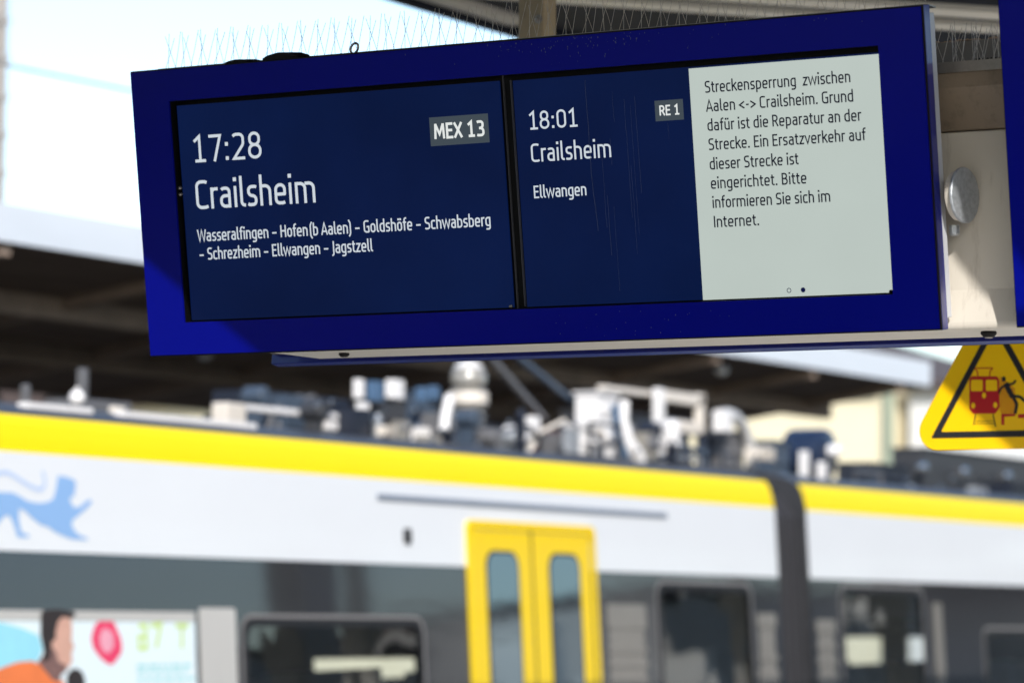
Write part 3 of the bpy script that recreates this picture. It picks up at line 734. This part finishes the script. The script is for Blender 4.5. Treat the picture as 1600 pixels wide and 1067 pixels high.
art('printed_face', M['p_skin'], [(14.285, -.352), (14.341, -.312), (14.4, -.335), (14.409, -.385), (14.4, -.452), (14.421, -.478), (14.397, -.512), (14.4, -.558), (14.349, -.600), (14.282, -.63), (14.230, -.600), (14.205, -.524), (14.21, -.452), (14.25, -.425)], .0092)
art('printed_beard', M['p_shade'], [(14.21, -.470), (14.265, -.505), (14.285, -.560), (14.35, -.575), (14.345, -.605), (14.282, -.635), (14.215, -.585)], .0096)
art('printed_hair', M['p_hair'], [(14.148, -.315), (14.18, -.296), (14.30, -.292), (14.429, -.303), (14.440, -.322), (14.405, -.338), (14.33, -.330), (14.292, -.352), (14.268, -.405), (14.268, -.440), (14.235, -.455), (14.215, -.545), (14.150, -.555), (14.165, -.505), (14.142, -.425)], .0100)
art('printed_microphone', M['p_hair'], [(14.346, -.669), (14.347, -.631), (14.382, -.601), (14.431, -.592), (14.48, -.612), (14.5, -.652), (14.491, -.9), (14.338, -.9)], .0106)
art('printed_mark', M['p_red'], rounded([(14.695, -.325), (14.772, -.357), (14.825, -.438), (14.838, -.506), (14.738, -.585), (14.649, -.546), (14.585, -.492), (14.566, -.438), (14.603, -.371)], .05, 3), .0070)
art('printed_mark_centre', M['p_pink'], rounded([(14.692, -.384), (14.758, -.411), (14.766, -.479), (14.706, -.523), (14.650, -.492), (14.637, -.438), (14.657, -.398)], .03, 3), .0076)
mb = MB()
for pts in ([(14.985, -.375), (15.05, -.372), (15.05, -.430), (15.05, -.490), (14.985, -.490), (14.985, -.432), (15.04, -.432)], [(15.095, -.372), (15.185, -.366), (15.135, -.490)], [(15.318, -.372), (15.437, -.371)], [(15.378, -.372), (15.370, -.494)]):
    ribbon(mb, pts, .026, lambda u, v: (u, -.0070, v))
mb.build('printed_slogan', M['p_green'], po)
mb = MB(); rs = random.Random(2)
for r_, z in enumerate((-.585, -.615, -.655)):
    u = 14.96
    while u < 15.42:
        l_ = rs.uniform(.03, .09); mb.add([(u, -.0070, z-.008), (u+l_, -.0070, z-.008), (u+l_, -.0070, z+.008), (u, -.0070, z+.008)], [(0, 1, 2, 3)]); u += l_+.018
mb.build('printed_small_print', M['p_teal'], po)

# roof equipment: (part, x0, x1, Y, z0, z1, material) seen from the platform side
EQ = [('roof_post', 15.15, 15.22, 11.9, 1.098, 1.238, 'grey'), ('roof_post', 15.64, 15.74, 11.9, 1.126, 1.36, 'grey'), ('equipment_box', 15.23, 16.15, 11.9, 1.108, 1.19, 'grey'),
 ('equipment_box', 15.37, 15.55, 11.5, 1.042, 1.126, 'creambox'), ('roof_cover', 14.32, 14.89, 11.22, .96, 1.075, 'whitebox'), ('roof_cover', 15.15, 16.43, 11.22, .955, 1.075, 'whitebox'),
 ('equipment_box', 16.48, 16.87, 11.6, 1.10, 1.22, 'creambox'), ('equipment_box', 17.35, 19.0, 12.25, 1.20, 1.38, 'navy'), ('equipment_box', 19.0, 21.9, 12.5, 1.05, 1.33, 'navy'), ('roof_duct', 17.0, 24.0, 11.45, .99, 1.10, 'dark'), ('equipment_box', 16.9, 18.2, 12.0, 1.05, 1.20, 'navy'), ('roof_rail', 16.84, 18.05, 11.6, 1.182, 1.219, 'whitebox'),
 ('roof_rail', 17.74, 18.05, 11.6, 1.114, 1.169, 'whitebox'), ('frame_post', 17.88, 18.06, 11.5, 1.0, 1.294, 'whitebox'), ('connector_box', 18.18, 18.31, 11.7, 1.338, 1.458, 'whitebox'),
 ('connector_box', 18.31, 18.54, 11.7, 1.333, 1.457, 'bluebox'), ('connector_box', 18.69, 18.94, 11.8, 1.340, 1.495, 'whitebox'), ('equipment_box', 18.40, 18.97, 11.8, 1.04, 1.357, 'dark'),
 ('grille', 17.96, 18.2, 11.4, 1.094, 1.153, 'creambox'), ('equipment_box', 19.05, 19.52, 11.9, 1.06, 1.44, 'slate'), ('connector_box', 18.98, 19.16, 11.75, 1.37, 1.46, 'bluebox'), ('connector_box', 19.30, 19.46, 11.85, 1.40, 1.49, 'bluebox'),
 ('equipment_box', 20.15, 21.31, 12.2, 1.05, 1.30, 'navy'), ('equipment_box', 20.49, 21.05, 11.8, 1.06, 1.25, 'maroon'), ('connector_box', 20.31, 20.53, 11.7, 1.251, 1.347, 'whitebox'),
 ('equipment_box', 20.53, 20.94, 11.5, 1.04, 1.284, 'whitebox'), ('equipment_box', 21.02, 21.62, 11.7, 1.276, 1.552, 'whitebox'), ('equipment_box', 21.9, 23.9, 12.3, 1.05, 1.50, 'dark'),
 ('roof_rail', 21.8, 22.60, 11.9, 1.608, 1.648, 'creambox'), ('frame_post', 22.34, 22.54, 11.8, 1.40, 1.665, 'whitebox'), ('roof_rail', 22.54, 23.16, 11.8, 1.572, 1.655, 'creambox'),
 ('frame_post', 23.0, 23.18, 11.8, 1.372, 1.665, 'creambox'), ('roof_rail', 22.77, 23.11, 11.8, 1.359, 1.449, 'creambox')]
def eqbox(e, parent):
    nm, x0, x1, Y, z0, z1, m = e
    wd = x1-x0; d = .29*wd if nm not in ('roof_cover', 'roof_rail') else .07
    xa = x0+.5*wd if nm not in ('roof_cover', 'roof_rail') else x0
    d = min(max(d, .05), .30)
    if nm == 'equipment_box' and wd > .9: xa = x0+d*1.72
    mb = MB(); mb.box((xa, Y, z0+EYE), (x1, Y+d, z1+EYE))
    if nm == 'equipment_box' and z1-z0 > .18:      # lid, bolts and cable stubs
        mb.box((xa-.02, Y-.02, z1+EYE+.001), (x1+.02, Y+d+.02, z1+EYE+.018))
        for k in range(3): mb.lathe([(.018, 0), (.018, .03), (.008, .036)], (xa+(x1-xa)*(.2+.3*k), Y, (z0*.4+z1*.6)+EYE), (0, -1, 0), 8)
        mb.tube([(xa, Y+d*.5, z0+EYE+.05), (xa-.08, Y+d*.5, z0+EYE+.08), (xa-.1, Y+d*.5, z0+EYE-.03)], .018, 8)
    if nm == 'grille':
        for k in range(4): mb.box((xa, Y-.008, z0+EYE+.004+k*(z1-z0)/4), (x1, Y-.001, z0+EYE+.009+k*(z1-z0)/4))
    return mb.build(nm, M[m], parent, world=TM, bevel=.008)
for e in EQ: eqbox(e, car1)
def W(mb, nm, m, parent=car1, smooth=True): return mb.build(nm, M[m], parent, world=TM, smooth=smooth)
mb = MB(); prof = [(.045*math.sin(R(12*k)) if k else .002, -.045*math.cos(R(12*k))) for k in range(15)]+[(.012, .045), (.012, .06)]
mb.lathe(prof, (15.24, 11.6, 1.158+EYE), (0, 0, 1), 20); W(mb, 'antenna_ball', 'whitebox')
mb = MB(); z = 1.10+EYE; prof = [(.13, 0), (.13, .03)]
for k in range(7): prof += [(.085, .035+k*.055), (.125, .055+k*.055), (.120, .065+k*.055), (.085, .08+k*.055)]
prof += [(.10, .43), (.12, .44), (.12, .50), (.10, .535), (.06, .555), (.02, .56)]
mb.lathe(prof, (19.90, 11.9, z), (0, 0, 1), 28); W(mb, 'insulator', 'porcelain')
mb = MB(); mb.lathe([(.128, .30), (.135, .305), (.135, .375), (.128, .38)], (19.90, 11.9, z), (0, 0, 1), 28); W(mb, 'insulator_band', 'creambox')
mb = MB(); mb.lathe([(.095, .562), (.095, .60), (.05, .625), (.02, .63)], (19.90, 11.9, z-.04), (0, 0, 1), 24); W(mb, 'insulator_cap', 'whitebox')
mb = MB(); mb.tube([(19.10, 11.6, 1.18+EYE), (19.12, 11.6, 1.28+EYE), (19.20, 11.62, 1.40+EYE)], .035, 12); W(mb, 'bushing', 'whitebox')
for (a, b, m) in (((20.33, 11.9, 1.66), (20.92, 11.9, 1.36), 'grey'), ((20.90, 11.95, 1.68), (21.53, 11.95, 1.47), 'slate')):
    a = Vector(a)+Vector((0, 0, EYE)); b = Vector(b)+Vector((0, 0, EYE)); d = (a-b)
    mb = MB(); mb.tube([b, b+d*2.2], .026, 10); W(mb, 'pantograph_arm', m)
mb = MB(); mb.tube([(12.9, 12.0, 2.0+EYE), (14.85, 12.0, 1.10+EYE)], .045, 10); W(mb, 'pantograph_arm', 'navy')
mb = MB(); mb.tube([(14.4, 12.0, 1.05+EYE), (14.42, 12.0, 1.20+EYE)], .05, 12); W(mb, 'bushing', 'whitebox')
mb = MB(); pts = [(21.35, 11.5, 1.50), (21.33, 11.5, 1.36), (21.36, 11.48, 1.22), (21.46, 11.46, 1.12), (21.52, 11.46, 1.06)]
mb.tube([(x, y, zz+EYE) for x, y, zz in pts], .05, 12, taper=[.7, .8, 1., 1.2, .9]); W(mb, 'cable_sleeve', 'whitebox')
mb = MB(); pts = [(21.20, 11.5, 1.46), (21.24, 11.5, 1.34), (21.30, 11.5, 1.20), (21.38, 11.5, 1.08)]
mb.tube([(x, y, zz+EYE) for x, y, zz in pts], .03, 10); W(mb, 'cable_sleeve', 'bluebox')
mb = MB(); mb.lathe([(.06, 0), (.075, .03), (.06, .06), (.075, .09), (.06, .12), (.075, .15), (.05, .20), (.02, .21)], (22.05, 11.5, 1.20+EYE), (0, 0, 1), 20); W(mb, 'insulator', 'whitebox')
mb = MB(); mb.lathe([(.05, 0), (.06, .03), (.05, .06), (.06, .09), (.04, .13)], (21.75, 11.5, 1.12+EYE), (0, 0, 1), 20); W(mb, 'insulator', 'porcelain')
rs = random.Random(21)
mb = MB()
for k in range(46):
    x = rs.uniform(17.2, 24.0); y = rs.uniform(11.42, 11.75); z0 = 1.08+rs.random()*.22
    mb.lathe([(.017, 0), (.017, .02), (.010, .026)], (x, y, z0+EYE), (-.6, -.8, .1), 8)
W(mb, 'bolt_heads', 'chrome').__setitem__('kind', 'stuff')
for k in range(9):
    x = rs.uniform(17.4, 22.6); y = rs.uniform(11.6, 12.1); z0 = 1.10+EYE; l_ = rs.uniform(.5, 1.1)
    mb = MB(); mb.tube([(x, y, z0), (x+.05, y, z0+.12), (x+l_*.5, y-.05, z0+.16+rs.random()*.08), (x+l_, y, z0+.10), (x+l_+.03, y, z0-.03)], .016, 8); W(mb, 'roof_cable', 'grey' if k % 3 else 'creambox')
rs = random.Random(33)
for k in range(64):
    x = rs.uniform(17.2, 22.7); y = rs.uniform(11.45, 12.2); z0 = 1.04+EYE; t = rs.random(); h = rs.uniform(.10, .30); mb = MB()
    m = rs.choice(['dark', 'grey', 'navy', 'slate', 'porcelain', 'galv', 'whitebox'])
    if t < .35:
        mb.box((x, y, z0), (x+rs.uniform(.05, .22), y+rs.uniform(.05, .15), z0+h)); nm = 'connector_box'; sm = False
    elif t < .6:
        prof = [(.03, 0)]; z = 0.
        while z < h: prof += [(.026, z+.005), (.042, z+.018), (.026, z+.03)]; z += .032
        mb.lathe(prof+[(.015, z+.03)], (x, y, z0), (0, 0, 1), 14); nm = 'insulator'; sm = True
    elif t < .8:
        l_ = rs.uniform(.3, .9); mb.tube([(x, y, z0), (x, y, z0+h), (x+l_, y, z0+h), (x+l_, y, z0)], .014, 8); nm = 'roof_rail'; sm = True
    else:
        mb.lathe([(.05, 0), (.06, .01), (.06, .14), (.05, .15)], (x, y, z0+h), (0, -1, 0), 16); mb.box((x-.02, y-.12, z0), (x+.02, y-.02, z0+h)); nm = 'valve'; sm = True
    W(mb, nm, m, car1, sm)
# second carriage roof
EQ2 = [('equipment_box', 23.22, 23.83, 11.8, 1.02, 1.40, 'grey'), ('grille', 22.68+.6, 23.75, 11.5, 1.188, 1.282, 'creambox'), ('connector_box', 23.12, 23.45, 11.7, 1.389, 1.552, 'whitebox'),
 ('frame_post', 23.24, 23.49, 11.9, 1.0, 1.368, 'navy'), ('equipment_box', 24.03, 24.62, 11.8, 1.0, 1.36, 'slate'), ('equipment_box', 25.64, 26.94, 11.8, 1.0, 1.27, 'navy'), ('equipment_box', 27.2, 30.3, 12.0, .96, 1.47, 'dark'),
 ('roof_cover', 24.35, 25.43, 11.22, .93, 1.035, 'whitebox'), ('equipment_box', 28.2, 31.4, 11.6, .95, 1.20, 'navy')]
for e in EQ2: eqbox(e, car2)
for k in range(14):
    x = rs.uniform(24.2, 30.5); y = rs.uniform(11.5, 11.9); z0 = 1.0+EYE; h = rs.uniform(.08, .20); mb = MB()
    if k % 2: mb.box((x, y, z0), (x+rs.uniform(.08, .3), y+.1, z0+h)); nm = 'connector_box'
    else: mb.tube([(x, y, z0), (x, y, z0+h), (x+.5, y, z0+h), (x+.5, y, z0)], .015, 8); nm = 'roof_rail'
    W(mb, nm, rs.choice(['dark', 'grey', 'slate', 'galv']), car2, k % 2 == 0)
mb = MB(); pts = [(23.45+.40*math.sin(R(a)), 11.75, 1.20+.33*math.cos(R(a))+EYE) for a in range(-20, 100, 12)]+[(23.85, 11.75, 1.02+EYE)]
mb.tube(pts, .045, 12); W(mb, 'air_duct', 'pillar', car2)
mb = MB(); mb.lathe([(.16, 0), (.20, .02), (.21, .05), (.21, .30), (.20, .33), (.16, .35)], (25.15, 12.05, 1.30+EYE), (0, -1, 0), 32); W(mb, 'air_tank', 'tank', car2)
mb = MB(); mb.lathe([(.05, .352), (.05, .42), (.03, .45)], (25.15, 12.05, 1.33+EYE), (0, -1, 0), 16); W(mb, 'valve', 'whitebox', car2)
for x, z1 in ((24.30, 1.29), (24.62, 1.22)):
    mb = MB(); mb.box((x, 11.5, 1.0+EYE), (x+.06, 11.56, z1+EYE)); W(mb, 'frame_post', 'whitebox', car2, False)
for x in (27.6, 28.5, 29.5):
    mb = MB(); mb.lathe([(.05, 0), (.05, .04), (.02, .06)], (x, 11.98, 1.30+EYE), (-.3, -1, 0), 16); W(mb, 'lifting_lug', 'chrome', car2)
mb = MB()
for x, y, z0 in ((23.72, 11.42, 1.07), (23.80, 11.42, 1.07), (24.0, 11.42, 1.07), (24.08, 11.42, 1.07), (26.2, 11.5, 1.12), (26.9, 11.5, 1.10), (27.4, 11.6, 1.2)):
    mb.lathe([(.020, 0), (.020, .02), (.012, .028)], (x, y, z0+EYE), (-.6, -.8, .15), 10)
W(mb, 'bolt_heads', 'chrome', car2).__setitem__('kind', 'stuff')

# ------------------------------------------------------------------ near platform canopy (butterfly roof over the camera's platform)
KC = .14; YV = 3.2; ZV = 3.60; YE = 7.77
def zc(y): return ZV+KC*abs(y-YV)
canopy = tag(empty('platform_canopy', Matrix.Translation((20, YV, 0))), 'dark platform canopy roof above the departure boards with two cream ribs', 'canopy')
CM = Matrix.Translation((20, YV, 0))
mb = MB()
def sheet(x0, x1, y0, y1):
    t = .03
    p = [(x0, y0), (x1, y0), (x1, y1), (x0, y1)]
    mb.add([(x, y, zc(y)+.075) for x, y in p]+[(x, y, zc(y)+.075+t) for x, y in p], [(0, 1, 2, 3), (4, 5, 6, 7), (0, 1, 5, 4), (1, 2, 6, 5), (2, 3, 7, 6), (3, 0, 4, 7)])
# openings are added, shaped so sun patches fall on board, gantry and sign
XA, XB = -45., 46.
sheet(XA, XB, 5.0, YE); sheet(XA, 5.2, YV, 5.0); sheet(9.0, XB, YV, 5.0); sheet(XA, 5.2, 1.3, YV); sheet(9.0, XB, 1.3, YV)
def pierced(x0, x1, y0, y1, holes):
    bm = bmesh.new()
    for lp in [[(x0, y0), (x1, y0), (x1, y1), (x0, y1)]]+holes:
        vs = [bm.verts.new((x, y, zc(y)+.08)) for x, y in lp]
        for i in range(len(vs)): bm.edges.new((vs[i], vs[(i+1) % len(vs)]))
    bmesh.ops.triangle_fill(bm, use_beauty=True, use_dissolve=False, edges=bm.edges[:])
    bm.verts.index_update()
    mb.add([v.co[:] for v in bm.verts], [tuple(v.index for v in f.verts) for f in bm.faces]); bm.free()
pierced(5.2, 9.0, YV, 5.0, [[(5.810, 3.765), (5.910, 3.765), (6.120, 4.375), (6.120, 4.495), (5.810, 4.495)]])
pierced(5.2, 9.0, 1.3, YV, [[(5.779, 1.499), (5.854, 1.559), (6.119, 1.919), (6.219, 2.044), (6.199, 2.069), (5.819, 1.734), (5.759, 1.669)], [(7.999, 2.759), (7.659, 2.239), (7.589, 2.239), (7.589, 2.839), (7.999, 2.839)]])
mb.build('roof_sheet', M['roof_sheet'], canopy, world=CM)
mb = MB(); mb.box((XA, YE+.002, zc(YE)+.0), (XB, YE+.05, zc(YE)+.11)); mb.build('edge_beam', M['roof_sheet'], canopy, world=CM)
mb = MB(); mb.box((11.6, YE-.10, zc(YE)+.03), (13.3, YE-.002, zc(YE)+.07)); mb.build('edge_flashing', M['cream'], canopy, world=CM)
def rib(x, wd, m='rib', dep=.022):
    mb = MB(); p = [(YV+.05, zc(YV+.05)), (YE-.01, zc(YE-.01)), (YE-.01, zc(YE-.01)+dep), (YV+.05, zc(YV+.05)+dep)]
    mb.prism(p, lambda a, b, d: (d, a, b), x, x+wd); return mb.build('roof_rib', M[m], canopy, world=CM)
for x, wd in ((11.50, .20), (11.93, .18)): rib(x, wd)
for x in (17.9, 21.2, 24.5, 27.8, -2.2): rib(x, .1, 'dark')
mb = MB(); mb.box((XA, YV-.12, ZV-.10), (XB, YV+.12, ZV+.07)); mb.build('valley_gutter', M['dark'], canopy, world=CM)
for x in (-38., -30., -22., -14., -5.5, 12.2, 20.8, 29.4, 38.):
    mb = MB(); mb.box((x-.09, YV-.09, 0), (x+.09, YV+.09, ZV-.10)); mb.build('column', M['cream'], canopy, world=CM, bevel=.01)

# ------------------------------------------------------------------ far platform canopy beyond the train
far = tag(empty('station_canopy', Matrix.Translation((20, 18.5, 0))), 'dark station canopy with a pale fascia beyond the train', 'canopy')
FM = Matrix.Translation((20, 18.5, 0))
fy, fz = 14.5, 2.43+EYE
fa, fb = -30., 33.6
mb = MB()
yv = 18.6; dz = .14*(yv-fy)
for y0, z0, y1, z1 in ((fy, fz, yv, fz-dz), (yv, fz-dz, 22.7, fz)):
    mb.prism([(y0, z0), (y1, z1), (y1, z1+.14), (y0, z0+.14)], lambda a, b, d: (d, a, b), fa, fb)
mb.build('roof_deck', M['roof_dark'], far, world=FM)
mb = MB(); mb.box((fa, fy-.03, fz+.005), (fb, fy-.002, fz+.262)); mb.build('fascia', M['fascia'], far, world=FM)
for yy in (15.6, 16.9):
    zz = fz-.14*(yy-fy)
    mb = MB(); mb.box((fa, yy, zz-.16), (fb-.01, yy+.12, zz-.002)); mb.build('purlin', M['rafter'], far, world=FM)
x = -28.
while x < 33:
    mb = MB(); mb.prism([(fy+.02, fz-.08), (yv-.01, fz-dz-.10), (yv-.01, fz-dz-.001), (fy+.02, fz-.005)], lambda a, b, d: (d, a, b), x, x+.12); mb.build('rafter', M['rafter'], far, world=FM); x += 2.1
mb = MB(); mb.box((fb+.002, fy, fz-.9), (fb+.05, fy+.02, fz-.89))
for xx in (-24, -12, 0, 12, 24.2, 32.):
    mb = MB(); mb.box((xx-.1, yv-.1, 0), (xx+.1, yv+.1, fz-dz)); mb.build('column', M['mast'], far, world=FM)
for (xx, yy, lab) in ((23.256, 16.411, 'small white lamp under the far canopy, left of the rear board edge'), (29.3, 14.75, 'small bright lamp under the far canopy, above the arched roof duct')):
    lr = tag(empty('ceiling_lamp', Matrix.Translation((xx, yy, fz-.14*(yy-fy)))), lab, 'lamp', 'lamps under the far canopy')
    mb = MB(); mb.lathe([(.03, 0), (.03, -.02), (.06, -.03), (.065, -.06)], (0, 0, 0), (0, 0, 1), 18); mb.build('lamp_housing', M['grey'], lr)
    mb = MB(); mb.lathe([(.062, -.061), (.055, -.09), (.03, -.11), (.01, -.113)], (0, 0, 0), (0, 0, 1), 18); mb.build('lamp_shade', M['whitebox'], lr)

# ------------------------------------------------------------------ buildings, mast, wire
bl = tag(empty('station_building', Matrix.Translation((55, 30, 0))), 'sunlit cream building beyond the canopy end, left of the downpipe', 'building')
BMx = Matrix.Translation((55, 30, 0))
bt = 3.99+EYE
mb = MB(); mb.box((55, 24.55, 0), (70, 46, bt)); mb.build('wall', M['wall_cream'], bl, world=BMx)
mb = MB(); mb.prism([(24.5, bt+.002), (46.4, bt+.002), (46.4, bt+.12), (35, bt+3.2), (24.5, bt+.12)], lambda a, b, d: (d, a, b), 54.7, 70.4); mb.build('roof', M['tile'], bl, world=BMx)
for yy in (34.5, 38.5, 42.5):
    mb = MB(); mb.box((54.96, yy, 2.6), (54.995, yy+1.1, 4.4)); f = mb.build('window', M['wall_white'], bl, world=BMx); mb = MB(); mb.box((54.94, yy+.08, 2.68), (54.957, yy+1.02, 4.32)); mb.build('pane', M['win'], f, world=BMx)
mb = MB(); mb.tube([(54.9, 24.42, 0), (54.9, 24.42, bt)], .085, 12); mb.build('downpipe', M['pipe_green'], bl, world=BMx)
b2 = tag(empty('goods_shed', Matrix.Translation((55.5, 18, 0))), 'pale grey-white building right of the downpipe, partly behind the sign', 'building')
B2 = Matrix.Translation((55.5, 18, 0))
mb = MB(); mb.box((55.5, 6, 0), (70, 24.3, bt-.02)); mb.build('wall', M['wall_white'], b2, world=B2)
mb = MB(); mb.box((55.2, 5.7, bt-.018), (70.3, 24.32, bt+.12)); mb.build('roof', M['tile'], b2, world=B2)
for yy in (8, 12, 16, 20):
    mb = MB(); mb.box((55.46, yy, 1.4), (55.495, yy+1.3, 3.4)); mb.build('window', M['win'], b2, world=B2)
ms = tag(empty('catenary_mast', Matrix.Translation((24.82, 20.06, 0))), 'grey catenary mast at the left edge against the sky', 'mast')
MM = Matrix.Translation((24.82, 20.06, 0))
mb = MB()
for dx, dy in ((-.16, -.12), (.16, -.12), (-.16, .12), (.16, .12)): mb.box((24.82+dx-.03, 20.06+dy-.03, -.7), (24.82+dx+.03, 20.06+dy+.03, 9.5))
z = 0.
while z < 9.3:
    mb.box((24.74, 19.92, z), (25.06, 19.935, z+.06)); mb.box((24.74, 20.185, z), (25.06, 20.2, z+.06)); mb.box((24.725, 19.94, z), (24.74, 20.18, z+.06)); z += .35
mb.box((24.76, 19.955, -.7), (25.04, 20.165, 9.4))
mb.build('lattice', M['mast'], ms, world=MM)
mb = MB(); mb.tube([(-40, 12.4, 3.02+EYE-.02), (10, 12.4, 3.06+EYE), (15.51, 12.4, 3.0927+EYE), (16.73, 12.4, 3.11+EYE), (25, 12.4, 3.20+EYE), (60, 12.4, 3.2+EYE)], .009, 8)
o = mb.build('overhead_wire', M['wire']); tag(o, 'thin blurred overhead contact wire crossing the bright sky at upper left', 'overhead wire')

# ------------------------------------------------------------------ ground
def slab(name, a, b, m): return tag(MB().box(a, b).build(name, m), kind='structure')
g = MB(); g.add([(-1500, -1500, -.80), (1500, -1500, -.80), (1500, 1500, -.80), (-1500, 1500, -.80)], [(0, 1, 2, 3)]); tag(g.build('ground', M['asphalt']), kind='structure')
slab('platform', (-60, -3.5, -.79), (60, 8.2, 0), M['concrete'])
slab('bounce_slabs', (4.0, -2.5, .003), (19, 7.3, .006), M['slabs'])  # unseen pale patch added to bounce sunlight up under the gantry
slab('platform_edge_line', (-60, 7.35, .004), (60, 7.47, .006), M['edge_white'])
slab('track_bed', (-200, 8.3, -.79), (200, 14.1, -.66), M['ballast'])
slab('far_platform', (-60, 14.25, -.79), (60, 23.5, 0), M['far_paving'])
for y in (11.65, 13.10):
    mb = MB(); mb.prism([(-.07, 0), (.07, 0), (.07, .015), (.012, .03), (.012, .11), (.035, .12), (.035, .15), (-.035, .15), (-.035, .12), (-.012, .11), (-.012, .03), (-.07, .015)], lambda a, b, d: (d, y+a, -.655+b), -150, 150)
    tag(mb.build('track_rail', M['rail_steel']), kind='structure')

# things on the camera's own platform that only the train's windows show
sh = tag(empty('platform_shelter', Matrix.Translation((30, 5.9, 0))), 'cream platform shelter mirrored in the dark train windows', 'shelter')
HM = Matrix.Translation((30, 5.9, 0))
for x in (24.0, 36.2, 45.):
    mb = MB(); mb.box((x, 5.75, 0), (x+.55, 6.1, 2.9)); mb.box((x+.02, 6.1, 1.2), (x+.53, 6.12, 2.1)); mb.build('post', M['cream'], sh, world=HM, bevel=.01)
mb = MB(); mb.box((40.2, 4.3, 2.902), (45.6, 6.25, 3.02)); mb.build('roof', M['cream'], sh, world=HM)
mb = MB(); mb.box((40.2, 4.3, 0), (45.6, 4.35, 2.9)); mb.build('rear_wall', M['grey_plate'], sh, world=HM)

hb = tag(empty('station_house', Matrix.Translation((40, -16, 0))), 'long grey station house mirrored in the dark train windows', 'building')
KM = Matrix.Translation((40, -16, 0))
rs = random.Random(8)
x = -10.
while x < 96:
    l_ = rs.uniform(5, 11); h = rs.choice([3.2, 4.1, 4.9, 5.6]); d = rs.uniform(0, 1.2)
    mb = MB(); mb.box((x, -24, -.79), (x+l_, -14.0-d, h)); mb.build('wall', M[rs.choice(['brick', 'brick', 'wall_pale'])], hb, world=KM)
    mb = MB(); mb.box((x-.12, -24.2, h+.002), (x+l_+.12, -13.8-d, h+.22)); mb.build('roof', M['tile'], hb, world=KM)
    x += l_+rs.uniform(.6, 2.6)
x = 20.2
while x < 92:
    h = rs.uniform(2.6, 4.6); mb = MB(); mb.box((x, -13.79, -.79), (x+.6, -12.4, h)); mb.box((x-.06, -13.79, h+.002), (x+.66, -12.34, h+.12)); mb.build('reflection_buttress', M['wall_pale'], hb, world=KM); x += rs.uniform(3, 7)  # added for the pale sunlit bars they give in the window reflections
